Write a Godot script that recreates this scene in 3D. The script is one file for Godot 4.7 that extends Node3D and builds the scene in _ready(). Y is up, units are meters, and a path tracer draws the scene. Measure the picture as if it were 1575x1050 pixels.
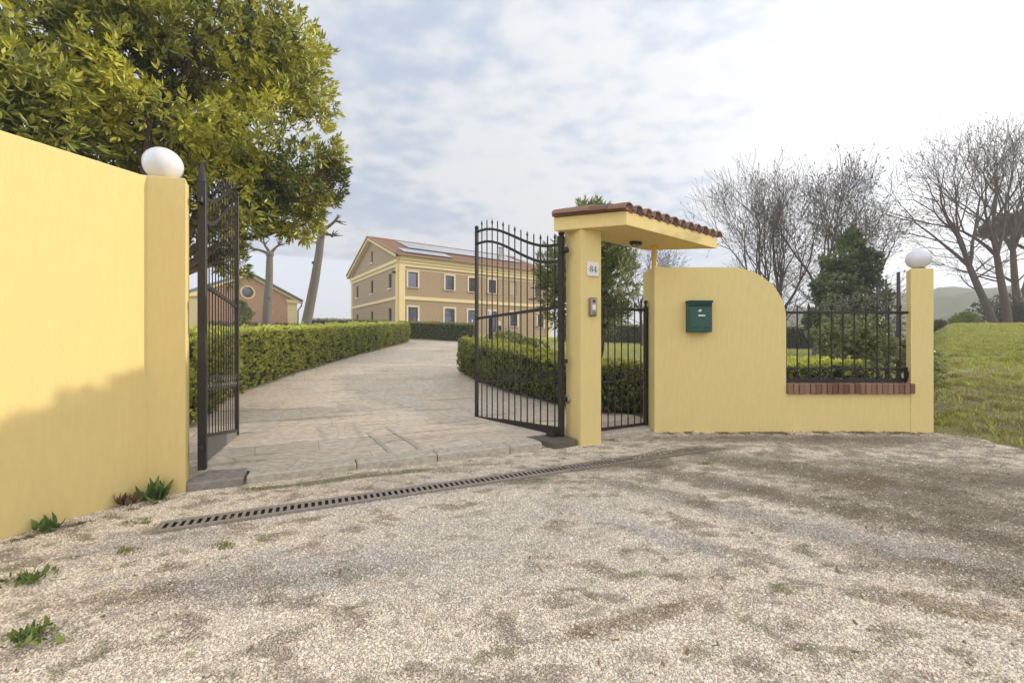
extends Node3D

# ---------------------------------------------------------------- mesh builder (faces given counter-clockwise)
class MB:
	var v := PackedVector3Array()
	var n := PackedVector3Array()
	var c := PackedColorArray()
	var uv := PackedVector2Array()
	var ix := PackedInt32Array()
	var col := Color(1, 1, 1)
	var xf := Transform3D.IDENTITY

	func pt(p: Vector3, nn: Vector3) -> int:
		v.append(xf * p)
		n.append((xf.basis * nn).normalized())
		c.append(col)
		return v.size() - 1

	func tri(a: Vector3, b: Vector3, d: Vector3) -> void:
		var nn := (b - a).cross(d - a).normalized()
		var i := pt(a, nn)
		pt(b, nn)
		pt(d, nn)
		ix.append_array(PackedInt32Array([i, i + 2, i + 1]))

	func quad(a: Vector3, b: Vector3, d: Vector3, e: Vector3) -> void:
		var nn := (d - a).cross(e - b).normalized()
		var i := pt(a, nn)
		pt(b, nn)
		pt(d, nn)
		pt(e, nn)
		ix.append_array(PackedInt32Array([i, i + 2, i + 1, i, i + 3, i + 2]))

	func face(i: int, j: int, k: int) -> void:
		ix.append_array(PackedInt32Array([i, k, j]))

	func box(ce: Vector3, s: Vector3, b := Basis.IDENTITY, ch := 0.0) -> void:
		var h := s * 0.5
		if ch <= 0.0:
			for ax in 3:
				for sg: float in [-1.0, 1.0]:
					var u := Vector3.ZERO
					u[ax] = sg
					var p := Vector3.ZERO
					p[(ax + 1) % 3] = 1.0
					var q := u.cross(p)
					var o := u * h
					quad(ce + b * (o + (-p - q) * h), ce + b * (o + (p - q) * h), ce + b * (o + (p + q) * h), ce + b * (o + (-p + q) * h))
			return
		var t := h - Vector3(ch, ch, ch)
		for ax in 3:
			for sg: float in [-1.0, 1.0]:
				var u := Vector3.ZERO
				u[ax] = sg
				var p := Vector3.ZERO
				p[(ax + 1) % 3] = 1.0
				var q := u.cross(p)
				var o := u * h
				quad(ce + b * (o + (-p - q) * t), ce + b * (o + (p - q) * t), ce + b * (o + (p + q) * t), ce + b * (o + (-p + q) * t))
		for ax in 3:
			var a1 := (ax + 1) % 3
			var a2 := (ax + 2) % 3
			for s1 in [-1.0, 1.0]:
				for s2 in [-1.0, 1.0]:
					var pts := []
					for e in [[h[a1], t[a2], -1.0], [h[a1], t[a2], 1.0], [t[a1], h[a2], 1.0], [t[a1], h[a2], -1.0]]:
						var p := Vector3.ZERO
						p[a1] = s1 * e[0]
						p[a2] = s2 * e[1]
						p[ax] = e[2] * t[ax]
						pts.append(ce + b * p)
					if s1 * s2 < 0:
						quad(pts[0], pts[1], pts[2], pts[3])
					else:
						quad(pts[3], pts[2], pts[1], pts[0])
		for sx in [-1.0, 1.0]:
			for sy in [-1.0, 1.0]:
				for sz in [-1.0, 1.0]:
					var a := ce + b * Vector3(sx * h.x, sy * t.y, sz * t.z)
					var d := ce + b * Vector3(sx * t.x, sy * h.y, sz * t.z)
					var e := ce + b * Vector3(sx * t.x, sy * t.y, sz * h.z)
					if sx * sy * sz > 0:
						tri(a, d, e)
					else:
						tri(a, e, d)

	# vertical prism over a polygon of (x, depth) points
	func prism(po: Array, y0: float, y1: float, ch := 0.0) -> void:
		var poly := po.duplicate()
		var ar := 0.0
		for i in poly.size():
			var p: Vector2 = poly[i]
			var q: Vector2 = poly[(i + 1) % poly.size()]
			ar += p.x * q.y - q.x * p.y
		if ar < 0.0:
			poly.reverse()
		var k := poly.size()
		var inn := []
		for i in k:
			var p0: Vector2 = poly[(i + k - 1) % k]
			var p1: Vector2 = poly[i]
			var p2: Vector2 = poly[(i + 1) % k]
			var d0 := (p1 - p0).normalized()
			var d1 := (p2 - p1).normalized()
			var m := (Vector2(-d0.y, d0.x) + Vector2(-d1.y, d1.x)).normalized()
			var co: float = maxf(0.3, m.dot(Vector2(-d0.y, d0.x)))
			inn.append(p1 + m * ch / co)
		for i in k:
			var p: Vector2 = poly[i]
			var q: Vector2 = poly[(i + 1) % k]
			quad(Vector3(p.x, y0, -p.y), Vector3(q.x, y0, -q.y), Vector3(q.x, y1 - ch, -q.y), Vector3(p.x, y1 - ch, -p.y))
			if ch > 0.0:
				var a: Vector2 = inn[i]
				var b2: Vector2 = inn[(i + 1) % k]
				quad(Vector3(p.x, y1 - ch, -p.y), Vector3(q.x, y1 - ch, -q.y), Vector3(b2.x, y1, -b2.y), Vector3(a.x, y1, -a.y))
		var tp := PackedVector2Array(inn)
		var t := Geometry2D.triangulate_polygon(tp)
		for i in range(0, t.size(), 3):
			var a := tp[t[i]]
			var b := tp[t[i + 1]]
			var d := tp[t[i + 2]]
			if (b - a).cross(d - a) < 0.0:
				var w := b
				b = d
				d = w
			tri(Vector3(a.x, y1, -a.y), Vector3(b.x, y1, -b.y), Vector3(d.x, y1, -d.y))
			tri(Vector3(a.x, y0, -a.y), Vector3(d.x, y0, -d.y), Vector3(b.x, y0, -b.y))

	# plate: an outline in the (x, y) plane extruded from z0 (back) to z1 (front)
	func plate(po: Array, z0: float, z1: float) -> void:
		var poly := po.duplicate()
		var ar := 0.0
		for i in poly.size():
			ar += poly[i].cross(poly[(i + 1) % poly.size()])
		if ar < 0.0:
			poly.reverse()
		for i in poly.size():
			var p: Vector2 = poly[i]
			var q: Vector2 = poly[(i + 1) % poly.size()]
			quad(Vector3(p.x, p.y, z1), Vector3(p.x, p.y, z0), Vector3(q.x, q.y, z0), Vector3(q.x, q.y, z1))
		var tp := PackedVector2Array(poly)
		var t := Geometry2D.triangulate_polygon(tp)
		for i in range(0, t.size(), 3):
			var a := tp[t[i]]
			var b := tp[t[i + 1]]
			var d := tp[t[i + 2]]
			if (b - a).cross(d - a) < 0.0:
				var w := b
				b = d
				d = w
			tri(Vector3(a.x, a.y, z1), Vector3(b.x, b.y, z1), Vector3(d.x, d.y, z1))
			tri(Vector3(a.x, a.y, z0), Vector3(d.x, d.y, z0), Vector3(b.x, b.y, z0))

	func tube(pts: Array, rad: Array, sides := 6, cap := true) -> void:
		var base := v.size()
		var k := pts.size()
		var fw: Vector3 = (pts[1] - pts[0]).normalized()
		var up := Vector3.RIGHT if absf(fw.y) > 0.8 else Vector3.UP
		for i in k:
			var d: Vector3 = (pts[mini(i + 1, k - 1)] - pts[maxi(i - 1, 0)]).normalized()
			var a := up.cross(d).normalized()
			var b := d.cross(a)
			up = b
			for j in sides:
				var an := TAU * j / sides
				var nn := a * cos(an) + b * sin(an)
				pt(pts[i] + nn * float(rad[i]), nn)
		for i in k - 1:
			for j in sides:
				var j2 := (j + 1) % sides
				var p := base + i * sides
				var q := p + sides
				face(p + j, p + j2, q + j2)
				face(p + j, q + j2, q + j)
		if cap:
			for e in [0, k - 1]:
				var d: Vector3 = (pts[1] - pts[0]).normalized() * -1.0 if e == 0 else (pts[k - 1] - pts[k - 2]).normalized()
				var ce := pt(pts[e], d)
				var ring := []
				for j in sides:
					ring.append(v[base + e * sides + j])
				var f := v.size()
				for j in sides:
					v.append(ring[j])
					n.append((xf.basis * d).normalized())
					c.append(col)
				for j in sides:
					if e == 0:
						face(ce, f + (j + 1) % sides, f + j)
					else:
						face(ce, f + j, f + (j + 1) % sides)

	# profile of (radius, height) pairs, bottom to top, turned round the y axis
	func lathe(pr: Array, segs: int, at := Transform3D.IDENTITY) -> void:
		var base := v.size()
		var k := pr.size()
		for i in k:
			var t: Vector2 = (pr[mini(i + 1, k - 1)] - pr[maxi(i - 1, 0)])
			var nn := Vector2(t.y, -t.x).normalized()
			for j in segs:
				var an := TAU * j / segs
				pt(at * Vector3(pr[i].x * cos(an), pr[i].y, -pr[i].x * sin(an)), at.basis * Vector3(nn.x * cos(an), nn.y, -nn.x * sin(an)))
		for i in k - 1:
			for j in segs:
				var j2 := (j + 1) % segs
				face(base + i * segs + j, base + i * segs + j2, base + (i + 1) * segs + j2)
				face(base + i * segs + j, base + (i + 1) * segs + j2, base + (i + 1) * segs + j)

	func ball(ce: Vector3, r: float, segs := 12, rings := 8, sq := 1.0) -> void:
		var pr := []
		for i in rings + 1:
			var a := -PI / 2 + PI * i / rings
			pr.append(Vector2(maxf(r * cos(a), 0.0004), r * sq * sin(a)))
		lathe(pr, segs, Transform3D(Basis.IDENTITY, ce))

	func mesh(off := Vector3.ZERO) -> ArrayMesh:
		var vv := v
		if off != Vector3.ZERO:
			vv = PackedVector3Array()
			vv.resize(v.size())
			for i in v.size():
				vv[i] = v[i] - off
		var a := []
		a.resize(Mesh.ARRAY_MAX)
		a[Mesh.ARRAY_VERTEX] = vv
		a[Mesh.ARRAY_NORMAL] = n
		a[Mesh.ARRAY_COLOR] = c
		if uv.size() == v.size():
			a[Mesh.ARRAY_TEX_UV] = uv
		a[Mesh.ARRAY_INDEX] = ix
		var m := ArrayMesh.new()
		m.add_surface_from_arrays(Mesh.PRIMITIVE_TRIANGLES, a)
		return m

# ---------------------------------------------------------------- naming, parts, materials
var names := {}
var bases := {}
var M := {}
var rng := RandomNumberGenerator.new()
var fn := FastNoiseLite.new()
var fn2 := FastNoiseLite.new()

func numbered(parent: Node, called: String) -> String:
	var key := str(parent.get_instance_id()) + "/" + called
	var k: int = names.get(key, 0)
	names[key] = k + 1
	return called if k == 0 else "%s_%03d" % [called, k]

func tag(o: Node, label := "", category := "", group := "", kind := "") -> void:
	if label: o.set_meta("label", label)
	if category: o.set_meta("category", category)
	if group: o.set_meta("group", group)
	if kind: o.set_meta("kind", kind)

func thing(called: String, label: String, category: String, at: Vector3, group := "") -> Node3D:
	var o := Node3D.new()
	o.name = numbered(self, called)
	o.position = at
	add_child(o, true)
	bases[o] = at
	tag(o, label, category, group)
	return o

func part(called: String, mb: MB, m: Material, parent: Node3D, label := "", kind := "") -> MeshInstance3D:
	var o := MeshInstance3D.new()
	o.name = numbered(parent, called)
	var b: Vector3 = bases.get(parent, Vector3.ZERO)
	o.mesh = mb.mesh(b)
	o.material_override = m
	parent.add_child(o, true)
	bases[o] = b
	tag(o, label, "", "", kind)
	return o

func piece(called: String, me: Mesh, m: Material, parent: Node3D, at: Transform3D) -> MeshInstance3D:
	var o := MeshInstance3D.new()
	o.name = numbered(parent, called)
	o.mesh = me
	o.material_override = m
	var b: Vector3 = bases.get(parent, Vector3.ZERO)
	o.transform = Transform3D(at.basis, at.origin - b)
	parent.add_child(o, true)
	return o

func structure(called: String, mb: MB, m: Material) -> MeshInstance3D:
	var o := part(called, mb, m, self)
	tag(o, "", "", "", "structure")
	return o

func copies(called: String, me: Mesh, m: Material, parent: Node3D, xs: Array, cs: Array) -> MultiMeshInstance3D:
	var mm := MultiMesh.new()
	mm.transform_format = MultiMesh.TRANSFORM_3D
	mm.use_colors = true
	mm.mesh = me
	mm.instance_count = xs.size()
	var b: Vector3 = bases.get(parent, Vector3.ZERO)
	for i in xs.size():
		var t: Transform3D = xs[i]
		t.origin -= b
		mm.set_instance_transform(i, t)
		mm.set_instance_color(i, cs[i])
	var o := MultiMeshInstance3D.new()
	o.name = numbered(parent, called)
	o.multimesh = mm
	o.material_override = m
	parent.add_child(o, true)
	tag(o, "", "", "", "stuff")
	return o

func lin(r: float, g: float, b: float) -> Color:
	return Color(r, g, b).linear_to_srgb()

func mat(called: String, r: float, g: float, b: float, rough := 0.8, metal := 0.0) -> StandardMaterial3D:
	var m := StandardMaterial3D.new()
	m.resource_name = called
	m.albedo_color = lin(r, g, b)
	m.roughness = rough
	m.metallic = metal
	M[called] = m
	return m

func ntex(freq: float, sd: int, lo: Color, hi: Color, size := 512, oct := 4, type := FastNoiseLite.TYPE_SIMPLEX_SMOOTH) -> NoiseTexture2D:
	var f := FastNoiseLite.new()
	f.seed = sd
	f.noise_type = type
	f.frequency = freq
	f.fractal_octaves = oct
	var t := NoiseTexture2D.new()
	t.width = size
	t.height = size
	t.seamless = true
	t.noise = f
	var g := Gradient.new()
	g.set_color(0, lo)
	g.set_color(1, hi)
	t.color_ramp = g
	return t

func tri_tex(m: StandardMaterial3D, al: Texture2D, sc: Vector3, bump: Texture2D = null, depth := 0.0) -> void:
	m.uv1_triplanar = true
	m.uv1_world_triplanar = true
	m.uv1_scale = sc
	if al: m.albedo_texture = al
	if bump:
		m.heightmap_enabled = true
		m.heightmap_texture = bump
		m.heightmap_scale = depth

func grey(a: float) -> Color:
	return Color(a, a, a)

func make_materials() -> void:
	var soft := ntex(0.016, 3, grey(0.968), grey(1.0), 512, 5)
	var fine := ntex(0.09, 5, grey(0.0), grey(1.0), 512, 3)
	var grain := ntex(0.14, 7, grey(0.62), grey(1.0), 512, 3)
	var mott := ntex(0.02, 9, grey(0.72), grey(1.0), 512, 5)
	var m := mat("yellow_plaster", 0.79, 0.612, 0.250, 0.9)
	m.vertex_color_use_as_albedo = true
	tri_tex(m, soft, Vector3(2.4, 0.42, 2.4), fine, 0.16)
	m = mat("house_cream", 0.80, 0.64, 0.34, 0.9)
	tri_tex(m, soft, Vector3(0.3, 0.3, 0.3))
	m = mat("house_brick", 0.84, 0.585, 0.34, 0.9)
	tri_tex(m, ntex(0.06, 15, grey(0.42), grey(1.0), 512, 4), Vector3(0.22, 0.9, 0.22))
	m = mat("barn_brick", 0.76, 0.44, 0.26, 0.9)
	tri_tex(m, ntex(0.05, 16, grey(0.62), grey(1.0), 512, 4), Vector3(0.16, 1.1, 0.16))
	m = mat("roof_tile", 0.56, 0.29, 0.15, 0.85)
	tri_tex(m, ntex(0.05, 17, grey(0.5), grey(1.0), 512, 4), Vector3(0.5, 0.5, 0.5))
	for i in 4:
		m = mat("canopy_tile%d" % i, [0.40, 0.34, 0.45, 0.30][i], [0.225, 0.185, 0.255, 0.17][i], [0.15, 0.13, 0.175, 0.125][i], 0.85)
		tri_tex(m, grain, Vector3(3, 3, 3), fine, 0.1)
	m = mat("black_iron", 0.040, 0.031, 0.025, 0.5, 0.2)
	tri_tex(m, mott, Vector3(4, 4, 4))
	mat("black_rubber", 0.015, 0.015, 0.016, 0.6)
	mat("grey_iron", 0.20, 0.185, 0.165, 0.6, 0.2)
	m = mat("white_glass", 0.74, 0.72, 0.75, 0.2)
	m.subsurf_scatter_enabled = true
	m.subsurf_scatter_strength = 0.25
	mat("white_paint", 0.78, 0.77, 0.74, 0.55)
	mat("window_dark", 0.03, 0.022, 0.018, 0.5)
	mat("window_green", 0.02, 0.10, 0.08, 0.4)
	mat("house_stone", 0.72, 0.61, 0.42, 0.85)
	mat("pane", 0.17, 0.18, 0.21, 0.05, 0.85)
	mat("pane_dark", 0.035, 0.033, 0.035, 0.06, 0.2)
	mat("shutter_beige", 0.55, 0.44, 0.29, 0.8)
	mat("solar_glass", 0.52, 0.56, 0.60, 0.12, 0.85)
	mat("metal_roof", 0.10, 0.145, 0.135, 0.5, 0.2)
	mat("post_yellow", 0.72, 0.48, 0.12, 0.7)
	mat("bronze_dark", 0.13, 0.105, 0.08, 0.7, 0.1)
	mat("steel_warm", 0.36, 0.30, 0.27, 0.4, 0.5)
	mat("steel", 0.42, 0.41, 0.40, 0.35, 0.8)
	mat("box_green", 0.018, 0.082, 0.06, 0.38)
	mat("box_green_dark", 0.010, 0.045, 0.034, 0.45)
	mat("plate_white", 0.76, 0.72, 0.66, 0.4)
	mat("ink", 0.04, 0.04, 0.05, 0.6)
	mat("bronze", 0.20, 0.155, 0.115, 0.4, 0.5)
	m = mat("grate", 0.40, 0.335, 0.27, 0.75)
	tri_tex(m, mott, Vector3(3, 3, 3), fine, 0.1)
	m = mat("grate_dirty", 0.33, 0.265, 0.195, 0.9)
	tri_tex(m, mott, Vector3(3, 3, 3), fine, 0.1)
	mat("slot_shade", 0.02, 0.017, 0.013, 0.95)  # near-black colour standing in for the shade inside the drain slots
	for i in 5:
		m = mat("brick%d" % i, [0.42, 0.33, 0.46, 0.25, 0.38][i], [0.215, 0.155, 0.26, 0.12, 0.23][i], [0.115, 0.09, 0.155, 0.075, 0.145][i], 0.9)
		tri_tex(m, grain, Vector3(6, 6, 6), fine, 0.08)
	m = mat("mortar", 0.50, 0.42, 0.32, 0.95)
	tri_tex(m, grain, Vector3(5, 5, 5))
	for i in 5:
		m = mat("stone%d" % i, [0.80, 0.74, 0.80, 0.76, 0.77][i], [0.675, 0.615, 0.65, 0.63, 0.655][i], [0.52, 0.47, 0.48, 0.48, 0.515][i], 0.82)
		tri_tex(m, ntex(0.022, 40 + i, grey(0.74), grey(1.0), 512, 5), Vector3(0.55, 0.55, 1.6), fine, 0.25)
	m = mat("joint", 0.60, 0.50, 0.375, 0.95)
	tri_tex(m, mott, Vector3(1, 1, 1), fine, 0.2)
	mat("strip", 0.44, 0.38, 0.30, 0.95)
	m = mat("kerb", 0.66, 0.575, 0.46, 0.88)
	tri_tex(m, mott, Vector3(1.3, 1.3, 1.3), fine, 0.2)
	m = mat("kerb_dark", 0.36, 0.32, 0.27, 0.88)
	tri_tex(m, mott, Vector3(1.3, 1.3, 1.3), fine, 0.2)
	# ground
	m = mat("gravel_bed", 1.0, 1.0, 1.0, 0.95)
	m.vertex_color_use_as_albedo = true
	tri_tex(m, ntex(0.11, 21, grey(0.72), grey(1.0), 1024, 3), Vector3(1.1, 1.1, 1.1), ntex(0.11, 21, grey(0.0), grey(1.0), 1024, 3), 1.2)
	m = mat("gravel_stone", 1.0, 1.0, 1.0, 0.9)
	m.vertex_color_use_as_albedo = true
	m = mat("grass_ground", 1.0, 1.0, 1.0, 0.95)
	m.vertex_color_use_as_albedo = true
	tri_tex(m, ntex(0.05, 23, grey(0.45), grey(1.0), 1024, 5), Vector3(0.55, 0.55, 0.55), ntex(0.05, 23, grey(0.0), grey(1.0), 1024, 5), 3.0)
	m = mat("hill", 1.0, 1.0, 1.0, 0.95)
	m.vertex_color_use_as_albedo = true
	# plants
	for e in [["leaf_gloss", 0.38, 0.5], ["leaf_hedge", 0.5, 0.35], ["leaf_shrub", 0.42, 0.45], ["leaf_soft", 0.6, 0.6], ["blade", 0.6, 0.6]]:
		m = mat(e[0], 1.0, 1.0, 1.0, e[1])
		m.vertex_color_use_as_albedo = true
		m.backlight_enabled = true
		m.backlight = grey(e[2]) * Color(1.0, 1.0, 0.75)
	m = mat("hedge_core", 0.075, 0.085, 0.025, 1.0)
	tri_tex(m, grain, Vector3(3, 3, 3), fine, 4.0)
	m = mat("bark_grey", 0.30, 0.25, 0.20, 0.95)
	tri_tex(m, ntex(0.05, 31, grey(0.5), grey(1.0), 512, 5), Vector3(1.5, 0.6, 1.5), fine, 0.8)
	m = mat("bark_bare", 0.125, 0.092, 0.07, 0.95)
	m = mat("bark_dark", 0.085, 0.062, 0.045, 0.95)
	m = mat("stake", 0.08, 0.07, 0.065, 0.9)

# ---------------------------------------------------------------- the lie of the land
func gate_s(x: float, d: float) -> float:
	return -0.423 * (x + 2.34) + 0.906 * (d - 3.74)

func land(x: float, d: float) -> float:
	var s := gate_s(x, d)
	var e := 0.08 * smoothstep(0.0, 0.3, s)
	e += 0.07 * clampf(s - 2.0, 0.0, 20.3)
	if s > 22.0:
		e += minf(s - 22.0, 40.0) * lerpf(0.045, 0.012, smoothstep(-6.0, 2.0, x))
	if d > 5.2 and x > 4.0:
		var w := smoothstep(0.90, 1.04, x / d) * smoothstep(5.3, 5.9, x)
		var er := 0.118 * clampf(d - 5.4, 0.0, 17.0) + 0.045 * clampf(d - 22.4, 0.0, 60.0) + 0.10 * smoothstep(0.0, 1.2, x - 6.0)
		e = lerpf(e, er, w)
	elif d <= 5.2 and x > 5.7:
		e += 0.12 * smoothstep(5.8, 7.5, x)
	return e

func P(x: float, y: float, d: float) -> Vector3:
	return Vector3(x, y, -d)

func G(x: float, d: float, y := 0.0) -> Vector3:
	return Vector3(x, land(x, d) + y, -d)

func up_basis(dir: Vector3, roll: float) -> Basis:
	var y := dir.normalized()
	var x := y.cross(Vector3(0.31, 0.2, 0.93)).normalized()
	x = x.rotated(y, roll)
	return Basis(x, y, x.cross(y))

func rv() -> Vector3:
	var z := rng.randf_range(-1, 1)
	var a := rng.randf() * TAU
	var r := sqrt(1 - z * z)
	return Vector3(r * cos(a), z, r * sin(a))

# one folded leaf, base at the origin, tip along +y, face towards +z
func leaf_into(mb: MB, t: Transform3D, le: float, wi: float, bend := 0.15, fold := 0.25) -> void:
	var pts := []
	for e in [[0.0, 0.0], [0.36, 1.0], [0.7, 0.72], [1.0, 0.0]]:
		var y: float = e[0] * le
		var z: float = -bend * le * e[0] * e[0]
		var w: float = e[1] * wi * 0.5
		pts.append([t * Vector3(-w, y, z + w * fold), t * Vector3(0, y, z), t * Vector3(w, y, z + w * fold)])
	mb.tri(pts[0][1], pts[1][1], pts[1][0])
	mb.tri(pts[0][1], pts[1][2], pts[1][1])
	mb.quad(pts[1][0], pts[1][1], pts[2][1], pts[2][0])
	mb.quad(pts[1][1], pts[1][2], pts[2][2], pts[2][1])
	mb.tri(pts[2][0], pts[2][1], pts[3][1])
	mb.tri(pts[2][1], pts[2][2], pts[3][1])

func sprig(sd: int, nl: int, le: float, wi: float, stem: float, lo: float, hi: float) -> ArrayMesh:
	var r := RandomNumberGenerator.new()
	r.seed = sd
	var mb := MB.new()
	for i in nl:
		var f := float(i) / nl
		var yaw := i * 2.4 + r.randf_range(-0.3, 0.3)
		var tilt := lerpf(hi, lo, f) + r.randf_range(-0.15, 0.15)
		var b := Basis(Vector3.UP, yaw) * Basis(Vector3.RIGHT, tilt) * Basis(Vector3.UP, r.randf_range(-0.4, 0.4))
		var k := r.randf_range(0.72, 1.12)
		var g := r.randf_range(0.8, 1.15)
		mb.col = Color(g * lerpf(0.92, 1.15, f), g * lerpf(0.95, 1.1, f), g)
		leaf_into(mb, Transform3D(b, Vector3(0, stem * f, 0)), le * k, wi * k, r.randf_range(0.05, 0.3))
	mb.col = Color(0.9, 0.8, 0.6)
	mb.tube([Vector3(0, -stem * 0.4, 0), Vector3(0, stem, 0)], [le * 0.02, le * 0.014], 3, false)
	return mb.mesh()

# ---------------------------------------------------------------- camera, sky, sun
const SUN_DIR := Vector3(0.914, 0.287, -0.297)

func make_sky() -> void:
	var cam := Camera3D.new()
	cam.name = "camera"
	cam.position = Vector3(0, 1.25, 0)
	cam.fov = 77.0
	cam.near = 0.05
	cam.far = 4000.0
	add_child(cam)
	var w := 2048
	var h := 1024
	var im := Image.create(w, h, false, Image.FORMAT_RGBF)
	var big := FastNoiseLite.new()
	big.seed = 11
	big.frequency = 1.0
	big.fractal_octaves = 4
	big.domain_warp_enabled = true
	big.domain_warp_amplitude = 0.25
	big.domain_warp_frequency = 1.2
	var rip := FastNoiseLite.new()
	rip.seed = 4
	rip.frequency = 8.0
	rip.fractal_octaves = 4
	var sun := SUN_DIR.normalized()
	var row := PackedFloat32Array()
	row.resize(w * 3)
	var data := PackedByteArray()
	for j in h:
		var el := PI / 2 - PI * (j + 0.5) / h
		var y := sin(el)
		var cy := cos(el)
		for i in w:
			var r := 0.0
			var g := 0.0
			var b := 0.0
			if y < -0.06:
				r = 0.30; g = 0.29; b = 0.25
			else:
				var az := TAU * (i + 0.5) / w
				var dx := cy * sin(az)
				var dz := -cy * cos(az)
				var yy := maxf(y, 0.0)
				var k := 1.0 / (yy + 0.22)
				var px := dx * k
				var pz := dz * k
				var c1 := big.get_noise_2d(px + 0.35, pz * 1.15 - 0.9)
				var c2 := rip.get_noise_2d(px * 0.9, pz * 1.3)
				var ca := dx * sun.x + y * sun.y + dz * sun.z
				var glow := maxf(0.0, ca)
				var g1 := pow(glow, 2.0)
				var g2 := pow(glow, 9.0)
				var cover := smoothstep(-0.42, 0.40, c1 * 0.85 + c2 * 0.42 + 0.02 + 0.55 * g1)
				var haze := exp(-yy * 6.0)
				r = lerpf(0.45, 0.70, cover)
				g = lerpf(0.52, 0.715, cover)
				b = lerpf(0.645, 0.745, cover)
				r = lerpf(r, 0.60, haze * 0.7)
				g = lerpf(g, 0.63, haze * 0.7)
				b = lerpf(b, 0.68, haze * 0.7)
				var s := 0.392 + 0.95 * minf(ca, 0.0) * ca + 0.16 * g1 + 0.62 * g2 + 0.38 * smoothstep(-0.1, 0.8, dz) + 0.10 * yy  # sky behind the camera and opposite the sun raised as added fill light
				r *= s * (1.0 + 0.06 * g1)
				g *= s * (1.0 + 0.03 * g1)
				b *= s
			row[i * 3] = r
			row[i * 3 + 1] = g
			row[i * 3 + 2] = b
		data.append_array(row.to_byte_array())
	im = Image.create_from_data(w, h, false, Image.FORMAT_RGBF, data)
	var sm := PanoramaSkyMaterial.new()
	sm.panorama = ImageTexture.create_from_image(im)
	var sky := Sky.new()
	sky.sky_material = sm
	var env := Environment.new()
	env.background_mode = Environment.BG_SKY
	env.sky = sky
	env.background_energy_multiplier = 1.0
	env.tonemap_mode = Environment.TONE_MAPPER_LINEAR
	env.tonemap_exposure = 2.65
	env.sdfgi_enabled = true
	env.ssao_enabled = true
	env.ssil_enabled = true
	env.fog_enabled = true
	env.fog_density = 0.0022
	env.fog_light_color = Color(0.95, 0.95, 0.96)
	var we := WorldEnvironment.new()
	we.name = "world_environment"
	we.environment = env
	add_child(we)
	var su := DirectionalLight3D.new()
	su.name = "sun"
	su.light_color = Color(1.0, 0.95, 0.86)
	su.light_energy = 0.40
	su.light_angular_distance = 0.3
	su.shadow_enabled = true
	su.look_at_from_position(SUN_DIR.normalized() * 50.0, Vector3.ZERO)
	add_child(su)

# ---------------------------------------------------------------- ground
func gravel_edge(d: float) -> float:
	return 5.86 + 0.22 * exp(-pow((d - 5.5) / 0.35, 2.0)) + 0.10 * fn.get_noise_2d(d * 9.0, 3.0) + maxf(0.0, 4.6 - d) * 0.25

func in_gravel(x: float, d: float) -> float:
	# positive inside the forecourt
	var a := 0.16 - gate_s(x, d)
	if x > 1.7:
		a = maxf(a, 6.05 - d) if x < 5.8 else 6.0 - d
	var b := gravel_edge(d) - x
	return minf(a, b)

const DRAIN_A := Vector2(-2.36, 2.85)
const DRAIN_B := Vector2(2.30, 5.0)

func drain_dist(x: float, d: float) -> float:
	var p := Vector2(x, d)
	return p.distance_to(Geometry2D.get_closest_point_to_segment(p, DRAIN_A, DRAIN_B))

func gravel_y(x: float, d: float) -> float:
	var y := 0.012 * fn2.get_noise_2d(x * 3.0, d * 3.0) + 0.02 * fn.get_noise_2d(x * 0.7, d * 0.7)
	var dd := drain_dist(x, d)
	y *= smoothstep(0.10, 0.5, dd)
	var g := in_gravel(x, d)
	y -= 0.05 * (1.0 - smoothstep(-0.12, 0.05, g))
	return y

# wheel tracks and worn, mossy or earthy patches: (x, depth, half length, half width, turn, kind)
const PATCHES := [
	[2.2, 3.5, 1.9, 0.22, -0.72, 0], [1.65, 3.15, 1.5, 0.18, -0.72, 0], [2.9, 4.1, 1.6, 0.35, -0.6, 0], [3.4, 3.2, 1.0, 0.5, -0.5, 0], [2.6, 2.3, 0.9, 0.35, -0.7, 0],
	[1.2, 4.35, 0.9, 0.16, 0.2, 0], [0.15, 3.85, 0.35, 0.12, 0.2, 1], [3.0, 5.5, 1.6, 0.22, 0.0, 0], [4.6, 5.4, 1.2, 0.3, 0.1, 0], [2.1, 4.9, 0.6, 0.12, 0.3, 1],
	[-1.7, 2.15, 0.7, 0.12, 0.2, 2], [-0.9, 2.3, 0.5, 0.08, 0.3, 1], [-2.2, 2.7, 0.6, 0.25, 0.3, 3], [-1.2, 2.3, 1.0, 0.3, 0.25, 3], [-1.4, 3.93, 1.4, 0.07, 0.436, 1],
	[3.6, 2.4, 1.5, 0.6, -0.5, 0], [4.3, 3.9, 1.3, 0.5, -0.3, 0], [2.1, 2.0, 0.4, 0.10, -0.6, 2], [0.6, 1.95, 0.5, 0.06, 0.35, 2], [3.2, 3.85, 0.4, 0.2, 0.0, 2], [1.0, 2.75, 0.6, 0.12, -0.6, 3],
	[-0.3, 2.55, 1.3, 0.5, 0.2, 4], [0.2, 3.2, 1.5, 0.35, 0.3, 4], [2.1, 2.85, 0.9, 0.25, -0.6, 4], [-1.1, 3.3, 1.3, 0.2, 0.44, 4]]

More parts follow.
